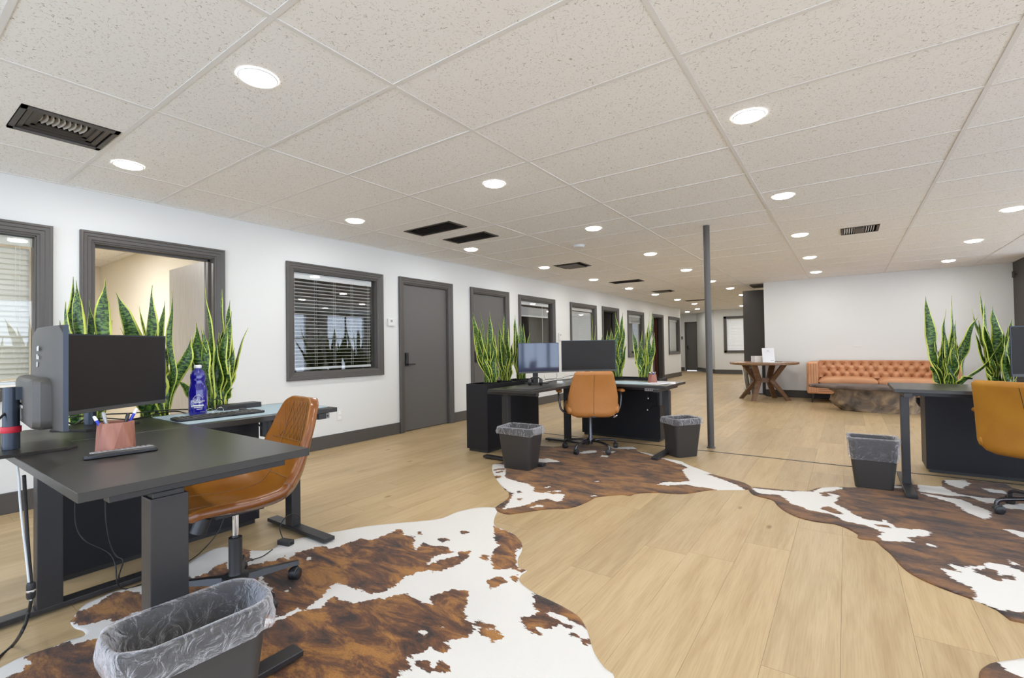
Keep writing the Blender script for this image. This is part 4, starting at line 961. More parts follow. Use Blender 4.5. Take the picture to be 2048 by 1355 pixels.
# ================================================================== monitors
def rrect(hx, hy, r, n=8):
    out = []
    for cx, cy, a0 in ((hx-r, hy-r, 0), (-hx+r, hy-r, PI/2), (-hx+r, -hy+r, PI), (hx-r, -hy+r, 1.5*PI)):
        for i in range(n + 1):
            a = a0 + PI/2 * i / n; out.append((cx + r*math.cos(a), cy + r*math.sin(a)))
    return out
def monitor(label, loc, rz, w, h, zc, curve, base='hex', gloss=False, bulge=True, hookc=None, deepback=0):
    """front looks along local -y; zc = height of the panel centre above the desk"""
    t = thing('monitor', label, 'monitor', loc, rz); N = 16; hw, hh = w/2, h/2
    fy = lambda x: -curve * (x / hw) ** 2
    def strip(x0, x1, z0, z1, yf, yb, zc_=zc):
        rings = []
        for i in range(N + 1):
            x = x0 + (x1 - x0) * i / N; y = fy(x)
            rings.append([(x, y+yf, zc_+z0), (x, y+yf, zc_+z1), (x, y+yb, zc_+z1), (x, y+yb, zc_+z0)])
        m = MB(); m.loft(rings); return m
    strip(-hw, hw, -hh, hh, -.024, -.010).build('panel_frame', M['bezel_edge'], t, smooth=30)
    strip(-hw+.006, hw-.006, -hh+.020, hh-.006, -.0254, -.024).build('screen', M['screen_gloss'] if gloss else M['screen'], t, smooth=30)
    strip(-hw+.003, hw-.003, -hh+.001, -hh+.018, -.0262, -.024).build('chin_bezel', M['plastic_grey'], t, smooth=30)
    rings = []
    for k, (sx, sz, y) in enumerate(((.998,.998,-.012), (.98,.97,.002), (.90,.88,.012))):
        pass
    back = MB(); R_ = []
    for i in range(N + 1):
        x = -hw + w * i / N; y = fy(x); e = (1 - abs(x/hw)**6) * .014
        R_.append([(x, y-.010, zc-hh+.001), (x, y-.010+e*.7, zc-hh+.02), (x, y-.010+e, zc), (x, y-.010+e*.8, zc+hh-.03), (x, y-.010, zc+hh-.001)])
    back.loft(R_, True, True); back.build('back_shell', M['plastic_grey'], t, smooth=40)
    if bulge:
        b = MB(); rr = []
        for s, y in ((1, -.02), (1, .010), (.94, .028), (.82, .036)):
            hx, hz = hw*.78*s, hh*.56*s
            rr.append([(x, y, zc - hh*.44 + z*(.97 if z < 0 else .80)) for x, z in rrect(hx, hz, .035*s)])
        b.loft(rr); bo = b.build('back_housing', M['plastic_grey'], t, smooth=35)
        v = MB(); v.loft([[(x*1.0, .0535+q, zc-hh*.38-.01+z) for x, z in rrect(hw*.50, .014, .012)] for q in (0, .001)]); 
        m = MB()
        for i in range(5): m.box(-.04+i*.02, -.028+i*.02, 0.0362, .0372, zc-hh*.62, zc-hh*.62+.01)
        m.build('port_row', M['white_plastic'], bo)
    # stand
    if base == 'hex':
        m = MB(); m.lathe([(.024, .012), (.022, zc - hh*.2)], 24, Matrix.Translation((0, .062, 0))); m.box(-.02, .02, .03, .065, zc-hh*.45, zc-hh*.2)
        m.build('stand_neck', M['bezel_edge'], t, smooth=40)
        pts = [(-.14, -.10), (-.10, -.135), (.10, -.135), (.14, -.10), (.14, .085), (.10, .115), (-.10, .115), (-.14, .085)]
        m = MB(); m.loft([[(x, y + .03, 0) for x, y in pts], [(x, y + .03, .006) for x, y in pts], [(x*.96, y*.96 + .03, .011) for x, y in pts]]); m.build('stand_base', M['screen'], t)
    else:
        m = MB(); m.box(-.03, .03, .045, .065, .008, zc-.02); m.build('stand_neck', M['black_metal'], t, bevel=.003)
        m = MB(); m.loft([[(x, y+.03, z) for x, y in rrect(.12, .09, .03)] for z in (0, .008)]); m.build('stand_base', M['black_metal'], t, bevel=.002)
    return t
mA = monitor('curved black monitor seen from behind at the left edge of the near desk', (-2.49, .418, .78), PI - .069, .60, .365, .272, .028, 'hex')
# printed mark on its back: small white squares
m = MB()
for dx, dz, s in ((0, 0, 1), (.022, .0, .8), (-.004, -.030, .7), (.026, -.030, 1), (.024, -.058, 1)):
    m.box(-.12 + dx, -.12 + dx + .016*s, .003, .0048, .272+.095+dz, .272+.095+dz+.018*s)
m.build('printed_mark', M['white_plastic'], mA)
m = MB(); m.lathe([(.027, .072), (.0275, .073), (.0275, .093), (.027, .094)], 20, Matrix.Translation((0, .062, 0)), cap=True); m.build('red_strap', M['red'], mA, smooth=40)
monitor('wide black monitor facing the near desk chair, in front of the snake plants', (-2.954, .727, .78), 2.093, .63, .365, .262, .03, 'hex')
monitor('smaller monitor with blue reflections, left one on the middle desk', (-2.83, 4.49, .72), 1.0, .50, .335, .290, .02, 'bar', gloss=True, bulge=False)
monitor('large dark monitor on the middle desk above the tan chair', (-2.50, 5.09, .72), .615, .635, .365, .300, .03, 'bar')
monitor('black monitor cut by the right edge of the view', (1.26, 4.99, .78), .25, .63, .365, .270, .03, 'hex')

# ================================================================== chairs
def star_base(t, R, kind, rz0, hub_top, mt):
    m = MB()
    if kind == 'bar':
        m.lathe([(.0001,.055),(.032,.055),(.034,.075),(.055,.088),(.055,.102),(.030,.108),(.028,.115),(.028,hub_top)], 24); 
    else: m.lathe([(.0001,.065),(.026,.065),(.030,.11),(.026,.125),(.022,.135),(.022,hub_top)], 24)
    m.build('column', M['plastic'] if kind == 'bar' else mt, t, smooth=35)
    m = MB(); m.lathe([(.014, hub_top), (.014, .415)], 20, cap=True); m.build('gas_lift', M['chrome'] if kind == 'bar' else mt, t, smooth=40)
    m = MB(); m.lathe([(.0160, hub_top-.002), (.0160, hub_top+.006), (.0145, hub_top+.01)], 20); m.build('lift_collar', M['plastic'], t, smooth=40)
    for i in range(5):
        a = rz0 + i * 2 * PI / 5; c, s = math.cos(a), math.sin(a); X = Matrix.Rotation(a, 4, 'Z')
        m = MB()
        if kind == 'bar':
            rr = []
            for q, w_, zt, hh in ((.03,.026,.098,.030),(.12,.023,.096,.026),(R*.75,.018,.090,.020),(R+.012,.015,.084,.018)):
                rr.append([(q,-w_,zt-hh),(q,-w_*.6,zt),(q,w_*.6,zt),(q,w_,zt-hh)])
            m.loft(rr, M=X); m.add([], []); m.build('base_leg', mt, t, smooth=30)
            stem = MB(); stem.cyl((R*c, R*s, .085), (R*c, R*s, .052), .009, n=12)
        else:
            pts = crom([(.02,0,.10),(R*.4,0,.108),(R*.8,0,.098),(R*.96,0,.086),(R,0,.055)], 5)
            pts = [X @ Vector(p) for p in pts]
            m.tube(pts, .0125, 12); m.build('base_leg', mt, t, smooth=60)
            stem = MB(); stem.cyl((R*c, R*s, .06), (R*c, R*s, .045), .008, n=12)
        # caster: twin wheel with hood
        w = a + 1.1 + i * .7; Y = Matrix.Translation((R*c, R*s, .0275)) @ Matrix.Rotation(w, 4, 'Z') @ Matrix.Translation((.012,0,0)) @ Matrix.Rotation(PI/2, 4, 'X')
        for z0, z1 in ((-.026,-.008), (.008,.026)):
            stem.lathe([(.0001,z0),(.020,z0),(.0265,z0+.004),(.0265,z1-.004),(.020,z1),(.0001,z1)], 20, Y)
        stem.lathe([(.019,-.020),(.030,-.012),(.031,0),(.030,.012),(.019,.020)], 20, Y @ Matrix.Translation((0,.003,0)))
        stem.build('caster', M['plastic'], t, smooth=35)
def shell(prof, hw, lift, nu=20):
    """bucket shell surface: prof (y,z), half widths, side lift"""
    pr = crom([(0, y, z) for y, z in prof], 3); n = len(pr)
    def interp(v, s):
        x = s * (len(v) - 1); i = min(int(x), len(v) - 2); f = x - i; f = f*f*(3-2*f); return v[i]*(1-f) + v[i+1]*f
    rings = []
    for i, p in enumerate(pr):
        s = i / (n - 1); a = pr[max(i-1,0)]; b = pr[min(i+1,n-1)]; tg = (b - a).normalized(); nm = Vector((0, -tg.z, tg.y)) * -1
        # normal towards the sitter
        if nm.dot(Vector((0, .5, 1))) < 0: nm = -nm
        w = interp(hw, s); lf = interp(lift, s); r = []
        for j in range(nu + 1):
            u = -1 + 2 * j / nu
            q = p + Vector((u * w, 0, 0)) + nm * (lf * abs(u) ** 2.6)
            # rounded front and top corners
            r.append(tuple(q))
        rings.append(r)
    return rings
# -- chair 1: glossy cognac bucket chair
c1 = thing('office_chair', 'glossy cognac leather armless office chair tucked at the near desk', 'chair', (-2.32, 1.05, .0045), PI - .12)
star_base(c1, .265, 'bar', -.42, .275, M['black_metal'])
rings = shell([(.245,.435),(.235,.462),(.17,.470),(.03,.452),(-.10,.447),(-.175,.468),(-.225,.54),(-.255,.64),(-.285,.76),(-.305,.85),(-.315,.895)],
     [.155,.205,.222,.230,.235,.236,.228,.212,.190,.160,.095], [.0,.02,.035,.055,.075,.095,.085,.065,.045,.03,.01])
m = MB(); m.loft(rings, False, False); m.f = [list(reversed(f)) for f in m.f]
o = m.build('seat_shell', [M['leather1_in'], M['leather1']], c1, smooth=180)
sm = o.modifiers.new('thick', 'SOLIDIFY'); sm.thickness = .042; sm.offset = -1; sm.material_offset = 1; sm.material_offset_rim = 1; sm.use_rim = True
sb = o.modifiers.new('sub', 'SUBSURF'); sb.levels = 2; sb.render_levels = 2
# piping seams and quilted top
def on_ring(i, j, off=.002):
    v = Vector(rings[i][j]); return (v.x, v.y + off, v.z + off)
m = MB()
for j in (5, 15): m.tube([on_ring(i, j) for i in range(3, len(rings)-2)], .0018, 6)
k1 = int(len(rings)*.56); m.tube([on_ring(k1, j) for j in range(2, 19)], .0018, 6)
k2 = int(len(rings)*.74); m.tube([on_ring(k2, j) for j in range(2, 19)], .0018, 6)
for q in range(4, 17, 2):
    for d in (-1, 1):
        pts = []
        for s in range(k2, len(rings)-2):
            j = q + d * (s - k2)
            if 2 <= j <= 18: pts.append(on_ring(s, j))
        if len(pts) > 1: m.tube(pts, .0014, 5)
m.build('stitching', M['thread'], c1, smooth=180)
m = MB(); m.box(-.075,.075,-.10,.10,.395,.41); m.build('seat_plate', M['plastic'], c1, bevel=.004)
m = MB(); m.cyl((.0,.125,.398),(.0,.150,.335), .032, n=24); m.build('tension_knob', M['plastic'], c1, smooth=40)

# -- chairs 2 and 3: tall padded back, tube arms
def padded(name, parent, mt, w_of, th_of, z0, z1, yb_of, n=22, curve=.35, seam=True, sub=0):
    rings = []; NA = 36
    for i in range(n + 1):
        s = i / n; z = z0 + (z1 - z0) * s; w, th = w_of(s), th_of(s); r = []
        for k in range(NA):
            a = 2 * PI * k / NA; ca, sa = math.cos(a), math.sin(a)
            x = w * math.copysign(abs(ca) ** .55, ca); y = th * math.copysign(abs(sa) ** .8, sa)
            if seam and sa < 0: y += .007 * math.exp(-(x / .008) ** 2)
            y += curve * x * x
            r.append((x, yb_of(s) + y, z))
        rings.append(r)
    m = MB(); m.loft(rings); return m.build(name, mt, parent, smooth=180)
def arm_chair(label, loc, rz, mt, metal, W=.262, taper=.26):
    t = thing('office_chair', label, 'chair', loc, rz)
    star_base(t, .295, 'tube', .25, .36, metal)
    # local +y = front
    cap = lambda s, e=.10: math.sqrt(max(0.02, 1 - max(0, (e - s) / e) ** 2)) * math.sqrt(max(.02, 1 - max(0, (s - (1 - e*.5)) / (e*.5)) ** 2))
    def wof(s):
        base = W * (.70 + .30 * min(1, s / .16) ** .6) if s < .16 else W * (1 - taper * max(0, (s - .42) / .58) ** 1.25)
        return base * (.90 + .10 * cap(s, .06))
    bk = padded('backrest', t, mt, wof, lambda s: .045 * cap(s, .12), .385, .87, lambda s: -.235 - .10 * s + .03 * math.sin(PI * s), n=26)
    m = MB(); m.tube([(0, -.235-.10*s+.03*math.sin(PI*s)-.0385, .385+.485*s) for s in [k/14 for k in range(1,14)]], .0016, 6); m.build('seam', M['cable'], bk)
    # seat
    rings = []
    for y, w, th in ((-.23,.20,.02),(-.21,.235,.04),(-.10,.255,.05),(.05,.26,.05),(.17,.255,.048),(.225,.235,.035),(.24,.20,.012)):
        rings.append([(w*math.copysign(abs(math.cos(a))**.5, math.cos(a)), y, .45 + th*math.copysign(abs(math.sin(a))**.7, math.sin(a)) + .12*abs(w*math.cos(a))**2) for a in [2*PI*k/28 for k in range(28)]])
    m = MB(); m.loft(rings); m.build('seat', mt, t, smooth=180)
    for sx in (-1, 1):      # side bolsters
        m = MB(); rr = []
        for y, r, z in ((-.25,.02,.46),(-.2,.045,.475),(-.05,.045,.49),(.08,.035,.485),(.14,.012,.48)):
            rr.append([(sx*.245 + r*.8*math.cos(a), y, z + r*1.3*math.sin(a)) for a in [2*PI*k/16 for k in range(16)]])
        m.loft(rr); m.build('bolster', mt, t, smooth=180)
        m = MB(); m.tube(crom([(sx*.12,-.02,.395),(sx*.24,-.03,.40),(sx*.315,-.03,.45),(sx*.335,-.02,.56),(sx*.34,.0,.635)], 6), .011, 12); ar = m.build('armrest', metal, t, smooth=60)
        rr = []
        for y, r in ((-.13,.01),(-.11,.028),(0,.034),(.10,.03),(.14,.018),(.15,.006)):
            rr.append([(sx*.335 + r*math.cos(a), y, .650 + r*.65*math.sin(a)) for a in [2*PI*k/18 for k in range(18)]])
        m = MB(); m.loft(rr); m.build('arm_pad', mt, ar, smooth=180)
    m = MB(); m.box(-.09,.09,-.12,.12,.39,.405); m.box(-.03,.03,-.26,-.08,.385,.40); m.build('seat_plate', M['plastic'], t, bevel=.004)
    m = MB(); m.tube([(.06,-.02,.392),(.20,-.04,.388),(.255,-.05,.378)], .005, 8); m.lathe([(.0001,-.03),(.011,-.02),(.012,.02),(.0001,.03)], 12, Matrix.Translation((.265,-.052,.37)) @ Matrix.Rotation(1.0,4,'Y'))
    m.build('tilt_lever', M['chrome'], t, smooth=50)
    return t
M['gunmetal'] = mat('gunmetal_tube', (.10,.10,.11,1), .25, .9)
arm_chair('tan leather office chair with arms, back turned, at the middle desk', (-2.30, 4.71, .0045), .60, M['leather2'], M['gunmetal'])
arm_chair('ochre leather office chair cut by the right edge, back turned', (1.06, 4.42, .0045), -.62, M['leather3'], M['gunmetal'], .285, .10)

# ================================================================== waste bins
def bin_(label, loc, rz, L=.365, W=.265, H=.375, over=.065, seed=0, bell=.012, cr=.045):
    t = thing('waste_bin', label, 'bin', loc, rz, 'lined waste bins beside the desks'); b = .74
    def rr(k, z, g=0): return [(x, y, z) for x, y in rrect(L/2*k+g, W/2*k+g, cr*k, 6)]
    m = MB(); m.loft([rr(b, 0), rr(b+.01, .006), rr(1, H-.012), rr(1, H-.012, .006), rr(1, H, .006), rr(1, H, -.002), rr(b, .012, -.004)], False)
    n = 28; m.f.append(list(reversed(range(n)))); m.f.append([6*n+i for i in range(n)])
    m.build('tub', M['bin'], t, smooth=30)
    rnd = random.Random(seed); rings = []; NN = 26
    prof = [(1.0,H-over-.012,bell+.004),(1.0,H-over,bell+.008),(1.0,H-over*.66,bell+.008),(1.0,H-over*.33,bell+.002),(1.0,H-.006,.010),(1.0,H+.007,.006),(1.0,H+.009,-.001),(1.0,H-.004,-.008),(.985,H-.03,-.012),(.96,H-.07,-.012),(.92,H-.13,-.014),(.88,H-.20,-.014),(.84,H-.27,-.016),(.80,H-.31,-.03)]
    for ri, (k, z, g) in enumerate(prof):
        if ri < 4: k = b + (1 - b) * z / H
        base = [(x, y) for x, y in rrect(L/2*k+g, W/2*k+g, cr*k, NN)]; r = []
        for x, y in base:
            amp = .007 if ri < 4 else (.002 if ri < 8 else .010)
            d1 = noise.noise(Vector((x*26+seed, y*26, z*9))) * amp; d2 = noise.noise(Vector((x*70, y*70+seed, z*50))) * amp * .6
            q = Vector((x, y, 0)).normalized(); dz = noise.noise(Vector((x*16, y*16+seed, 4))) * (.018 if ri < 2 else .004 if ri < 8 else .006)
            r.append((x + q.x*(d1+d2) , y + q.y*(d1+d2), z + dz))
        rings.append(r)
    m = MB(); m.loft(rings, False); o = m.build('bin_liner', M['liner'], t, smooth=180)
    return t
bin_('dark waste bin with clear liner in front of the near desk leg, bottom left', (-1.530, .575, .006), PI/2 - .05, .375, .225, .388, .066, 1, .010, .078)
bin_('dark waste bin with clear liner left of the tan chair', (-2.53, 3.70, .0), .10, .37, .27, .385, .05, 2, .010)
bin_('dark waste bin with clear liner between the middle desk and the steel post', (-1.40, 4.98, .0), .95, .33, .25, .385, .045, 3, .010)
bin_('dark waste bin with bunched liner beside the right desk leg', (.150, 4.67, .0), .02, .32, .235, .385, .15, 4, .006)

# ================================================================== things on the near desk
def lathe_thing(name, label, cat, loc, prof, mt, n=32):
    t = thing(name, label, cat, loc); m = MB(); m.lathe(prof, n); m.build('body', mt, t, smooth=50); return t
bt = thing('glass_bottle', 'cobalt blue glass bottle with white cap and white printed label', 'bottle', (-2.985, 1.155, .7812), 0)
m = MB(); m.lathe([(.0001,0),(.040,0),(.0445,.006),(.045,.02),(.045,.135),(.043,.150),(.0365,.172),(.035,.182),(.036,.20),(.0375,.215),(.035,.232),(.026,.247),(.0165,.254),(.0155,.268),(.0001,.268)], 40); m.build('body', M['cobalt'], bt, smooth=50)
m = MB(); m.lathe([(.0001,.262),(.0175,.262),(.0185,.266),(.0185,.277),(.016,.280),(.0001,.280)], 28); m.build('cap', M['white_plastic'], bt, smooth=40)
# label print wrapped on the glass facing the room
lab = MB(); fa = math.atan2(-1.155, 2.985)
def wrap(a, z, r=.0456): return (r*math.cos(fa+a), r*math.sin(fa+a), z)
def ink(a0, a1, z0, z1):
    n = max(2, int((a1-a0)/.08)); lab.loft([[wrap(a0+(a1-a0)*i/n, z0), wrap(a0+(a1-a0)*i/n, z1), wrap(a0+(a1-a0)*i/n, z1, .0462), wrap(a0+(a1-a0)*i/n, z0, .0462)] for i in range(n+1)])
ink(-.55,.62,.052,.060); ink(-.42,.50,.044,.047); ink(-.15,.45,.034,.037); ink(-.35,.35,.071,.0735); ink(-.70,-.60,.048,.058)
lab.tube([wrap(-.55+1.1*i/14, .092+.024*math.sin(PI*i/14)) for i in range(15)], .0009, 5)
lab.tube([wrap(-.05, .085), wrap(0, .118), wrap(.12, .088)], .0013, 5)
lab.build('printed_lines', M['white_plastic'], bt)
def text(parent, body, size, M4, mt, name='lettering', ext=.0004):
    cu = bpy.data.curves.new(name, 'FONT'); cu.body = body; cu.size = size; cu.extrude = ext; cu.align_x = 'CENTER'; cu.shear = .3
    ob = bpy.data.objects.new(name, cu); COL.objects.link(ob)
    dg = bpy.context.evaluated_depsgraph_get(); me = bpy.data.meshes.new_from_object(ob.evaluated_get(dg)); bpy.data.objects.remove(ob)
    me.transform(M4); me.materials.clear(); me.materials.append(mt)
    o = bpy.data.objects.new(name, me); COL.objects.link(o); o.parent = parent; return o
txt = text(bt, 'Hallstein', .019, Matrix.Identity(4), M['white_plastic'])
for v in txt.data.vertices:
    a = v.co.x / .045; z = .0745 + v.co.y; v.co = Vector(wrap(a, z, .0458 + v.co.z))
# pen cup
def pen_cup(label, loc, rz, s=1.0):
    t = thing('pen_cup', label, 'pen cup', loc, rz); m = MB(); q = .058*s; hh = .108*s; p_ = .047*s
    bot = [(q*1.05*math.cos(a), q*1.05*math.sin(a), 0) for a in [PI/3*k for k in range(6)]]
    top = [(p_*1.12*math.cos(a), p_*1.12*math.sin(a), hh) for a in [PI/3*k + PI/6 for k in range(6)]]
    inn = [(x*.84, y*.84, hh) for x, y, z in top]; ibt = [(x*.8, y*.8, .012) for x, y, z in top]
    vs = bot + top + inn + ibt; fs = [tuple(reversed(range(6)))]
    for i in range(6):
        j = (i+1) % 6; fs += [(i, j, 6+i), (j, 6+j, 6+i), (6+i, 6+j, 12+j, 12+i), (12+i, 12+j, 18+j, 18+i)]
    fs.append(tuple(18+i for i in range(6))); m.add(vs, fs); m.build('wood_body', M['walnut'], t); return t
def pen(label, cup, off, tip, mt, s=1.0, grp=None):
    b = Vector(cup) + Vector(off); e = Vector(cup) + Vector(tip); t = thing('pen', label, 'pen', b, 0, grp)
    d = e - b; m = MB(); m.tube([(0,0,0), d*.12, d*.88], [.0015*s,.0045*s,.0048*s], 10); m.build('barrel', mt, t, smooth=50)
    m = MB(); m.tube([d*.86, d*.97, d], [.0055*s,.0048*s,.003*s], 10); m.build('pen_cap', M['white_plastic'] if mt is M['pen_blue'] else mt, t, smooth=50)
pc = (-2.145, .567, .7804); pen_cup('faceted reddish wood pen cup beside the remote control', pc, .62)
pen('blue and white pen leaning left in the near wooden cup', pc, (.01,-.01,.02), (-.015,-.058,.135), M['pen_blue'])
pen('grey metal pen standing in the near wooden cup', pc, (.0,-.01,.02), (-.025,-.03,.145), M['pen_grey'], 1.2)
pen('black pen standing at the right of the near wooden cup', pc, (0,.01,.02), (.0,.036,.135), M['pen_black'], 1.2)
pen('blue pen leaning right out of the near wooden cup', pc, (0,.0,.02), (.0,.062,.15), M['pen_blue'])
# remote control
rc = thing('remote_control', 'slim black remote control lying on the near desk', 'remote', (-2.075, .565, .7802), PI/2 - .12)
m = MB(); rr = []
for x, w, zt in ((-.100,.014,.010),(-.092,.021,.016),(-.04,.023,.019),(.04,.020,.018),(.09,.021,.018),(.100,.013,.012)): rr.append([(x,-w,.003),(x,-w,zt*.7),(x,-w*.7,zt),(x,w*.7,zt),(x,w,zt*.7),(x,w,.003),(x,w*.6,0),(x,-w*.6,0)])
m.loft(rr); m.build('body', M['plastic'], rc, smooth=40)
m = MB(); m.box(-.085,.088,-.014,.014,.0175,.0192); m.build('silver_face', M['plastic_mid'], rc, bevel=.001)
me = None
for i in range(11):
    for j in (-1, 0, 1):
        if me is None:
            b = MB(); b.loft([[(x, y, z) for x, y in rrect(.0042, .0032, .0015, 2)] for z in (0, .0022)]); o = b.build('button', M['pen_grey'], rc); me = o.data
        else: o = bpy.data.objects.new('button', me); COL.objects.link(o); o.parent = rc
        o.location = (-.076 + i * .0152, j * .0092, .019)
# desk pad, keyboard slab, power brick, glasses
t = thing('desk_pad', 'pale blue desk pad on the wing of the near desk', 'desk pad', (-2.87, 1.36, .7803)); m = MB(); m.loft([[(x, y, z) for x, y in rrect(.235, .385, .012, 3)] for z in (0, .0022)]); m.build('sheet', M['mat_blue'], t)
t = thing('keyboard', 'thin black keyboard lying on the pale blue desk pad', 'keyboard', (-2.80, 1.19, .7828), -.06); m = MB(); m.loft([[(x*k, y*k, z) for x, y in rrect(.068, .215, .02, 4)] for k, z in ((.97,0),(1,.004),(1,.009),(.985,.0125))]); m.build('body', M['plastic'], t, smooth=40)
me = None
for i in range(15):
    for j in range(5):
        if me is None: b = MB(); b.box(-.0058,.0058,-.0063,.0063,0,.003); o = b.build('key', M['plastic_grey'], t, bevel=.001, bseg=1); me = o
        else: o = me.copy(); COL.objects.link(o); o.parent = t
        o.location = (-.048 + j*.024*.98, -.19 + i*.0270, .0122)
t = thing('docking_station', 'flat black docking box beside the coiled cable on the near desk wing', 'docking station', (-3.08, 1.42, .7805), .02); m = MB(); m.box(-.045,.045,-.115,.115,0,.032); bo = m.build('body', M['plastic'], t, bevel=.003)
m = MB(); m.box(.0448,.0455,-.09,.02,.010,.022); m.build('front_ports', M['void'], t)
t = thing('usb_stick', 'little black puck on the pale blue desk pad', 'adapter', (-2.905, 1.36, .7830)); m = MB(); m.lathe([(.0001,0),(.02,0),(.021,.003),(.021,.011),(.018,.014),(.0001,.014)], 20); m.build('body', M['plastic'], t, smooth=40); m = MB(); m.box(-.005,.005,-.028,-.019,.004,.008); m.build('plug', M['chrome'], t)
t = thing('eyeglasses', 'thin wire glasses lying behind the keyboard', 'glasses', (-2.92, 1.215, .7832), .3); m = MB()
for s in (-1, 1): m.tube([(.0+.0, s*.032+.022*math.cos(a), .018+.016*math.sin(a)) for a in [2*PI*k/16 for k in range(17)]], .0010, 5)
m.tube([(0,-.01,.02),(0,.01,.02)], .001, 5); m.build('rims', M['chrome'], t)
m = MB()
for s in (-1, 1): m.tube([(0,s*.055,.022),(-.05,s*.058,.018),(-.10,s*.05,.004)], .001, 5)
m.build('temples', M['chrome'], t)
# power adapter on the rug
t = thing('power_adapter', 'black power adapter lying on the floor between chair and desk foot', 'adapter', (-2.70, 1.50, .001), .25); m = MB(); m.box(-.045,.045,-.022,.022,.002,.030); m.build('brick', M['plastic'], t, bevel=.004)
m = MB(); m.cyl((-.045,0,.016),(-.062,0,.016), .004); m.cyl((.045,0,.016),(.06,0,.016), .004); m.build('cord_stub', M['cable'], t)

# ---- cables
def cable(label, pts, r=.003, mt=None, name='cable'):
    t = thing(name, label, 'cable', pts[0]); p0 = Vector(pts[0]); m = MB()
    m.tube([Vector(p) - p0 for p in crom(pts, 8)], r, 8); m.build('cord', mt or M['cable'], t, smooth=180); return t
A = lambda px, py, x: tuple(at(px, py, x=x))
cable('white cable hanging from the left end of the near desk', [A(34,925,-2.62), A(38,960,-2.63), A(40,1000,-2.63), A(46,1060,-2.62), A(51,1100,-2.62), A(58,1165,-2.60), A(62,1200,-2.6)], .0038, M['cable_white'])
cable('black cable hanging beside the white one at the near desk', [A(48,950,-2.64), A(52,1020,-2.65), A(56,1090,-2.64), A(63,1185,-2.60), (-2.62,.42,.12), tuple(at(45,1260,x=-2.45)), tuple(at(25,1290,z=.008)), tuple(at(-10,1320,z=.008))], .006)
m_ = thing('cable_clip', 'small black clip joining the hanging cables by the desk leg', 'clip', A(62,1180,-2.59)); m = MB(); m.lathe([(.012,-.03),(.014,-.02),(.014,.02),(.012,.03)], 14); m.build('sleeve', M['plastic'], m_, smooth=40); m = MB(); m.lathe([(.0145,-.004),(.015,0),(.0145,.004)], 14); m.build('ring', M['chrome'], m_)
cable('thin black cable under the near desk, falling from the tray to the foot bar', [A(211,1000,-2.72), A(212,1040,-2.72), A(220,1085,-2.72), A(232,1110,-2.72), A(246,1120,-2.70), A(238,1150,-2.72), A(240,1160,-2.74)], .003)
cable('second thin cable curving behind the tray under the near desk', [A(150,1000,-2.85), A(152,1050,-2.85), A(170,1080,-2.83), A(215,1103,-2.80), A(230,1125,-2.75), A(235,1165,-2.72), tuple(at(252,1177,z=.006)), tuple(at(290,1165,z=.006))], .003)
cable('black cable sagging below the wing of the near desk', [A(514,845,-2.78), A(523,856,-2.80), A(525,870,-2.82), A(540,872,-2.86), A(558,862,-2.92)], .0035)
cable('loose thin cable from the adapter up behind the desk leg', [(-2.745,1.51,.018), tuple(at(560,1055,x=-2.80)), tuple(at(572,1033,x=-2.80)), tuple(at(590,1027,x=-2.80)), tuple(at(600,1035,x=-2.80)), tuple(at(590,1038,x=-2.82))], .003)
cable('thin cable from the adapter over the rug to the chair base', [tuple(at(545,1098,z=.018)), tuple(at(525,1112,z=.012)), tuple(at(500,1120,z=.012)), tuple(at(488,1128,z=.012))], .003)
cable('thin black cable running from under the seat to the floor', [A(450,1030,-2.95), A(435,1065,-2.95), tuple(at(400,1105,z=.02)), tuple(at(367,1128,z=.01))], .003)
zt = .7835
cable('black cable along the back of the near desk behind the monitor stand', [tuple(at(112,838,z=zt)), tuple(at(150,833,z=zt+.02)), tuple(at(210,828,z=zt+.012)), tuple(at(260,826,z=zt+.01)), tuple(at(330,820,z=zt+.015)), tuple(at(380,818,z=zt))], .0035)
cable('second black cable on the near desk under the plant leaves', [tuple(at(150,850,z=zt)), tuple(at(200,836,z=zt)), tuple(at(260,838,z=zt)), tuple(at(310,828,z=zt)), tuple(at(350,822,z=zt)), tuple(at(372,826,z=zt))], .0035)
cable('black cable looping in front of the monitor base on the near desk', [tuple(at(108,848,z=zt)), tuple(at(125,842,z=zt+.02)), tuple(at(150,848,z=zt)), tuple(at(168,838,z=zt+.02)), tuple(at(135,856,z=zt)), tuple(at(116,852,z=zt))], .004)
cable('black cable from the back of the left edge monitor to its stand', [tuple(at(58,812,x=-2.50)), tuple(at(45,806,x=-2.50)), tuple(at(25,812,x=-2.50)), tuple(at(8,828,x=-2.48)), tuple(at(-10,845,x=-2.46))], .004)
cable('coiled black cable standing behind the docking box', [(-3.09 + .0*k, 1.30 + .035*math.cos(k*.9), .785 + .035 + .033*math.sin(k*.9)) for k in range(16)], .003)
# ---- on the middle desk
zt = .7235
t = thing('mouse_mat', 'thin dark mat at the left end of the middle desk', 'mat', (-2.66, 4.02, .7203), .1); m = MB(); m.loft([[(x, y, z) for x, y in rrect(.14, .20, .02, 4)] for z in (0, .004)]); m.build('sheet', M['plastic_grey'], t, bevel=.001)
t = thing('headphones', 'black headphones in front of the small monitor on the middle desk', 'headphones', (-2.74, 4.30, .7205), .6); 
for s in (-1, 1):
    m = MB(); m.lathe([(.0001,-.018),(.03,-.018),(.036,-.008),(.036,.010),(.030,.018),(.0001,.018)], 20, Matrix.Translation((s*.06,0,.036)) @ Matrix.Rotation(PI/2,4,'Y')); m.build('ear_cup', M['plastic'], t, smooth=40)
m = MB(); m.tube([(.075*math.cos(a), .02, .04+.045*math.sin(a)) for a in [PI*k/14 for k in range(15)]], .006, 8); m.build('headband', M['plastic'], t, smooth=180)
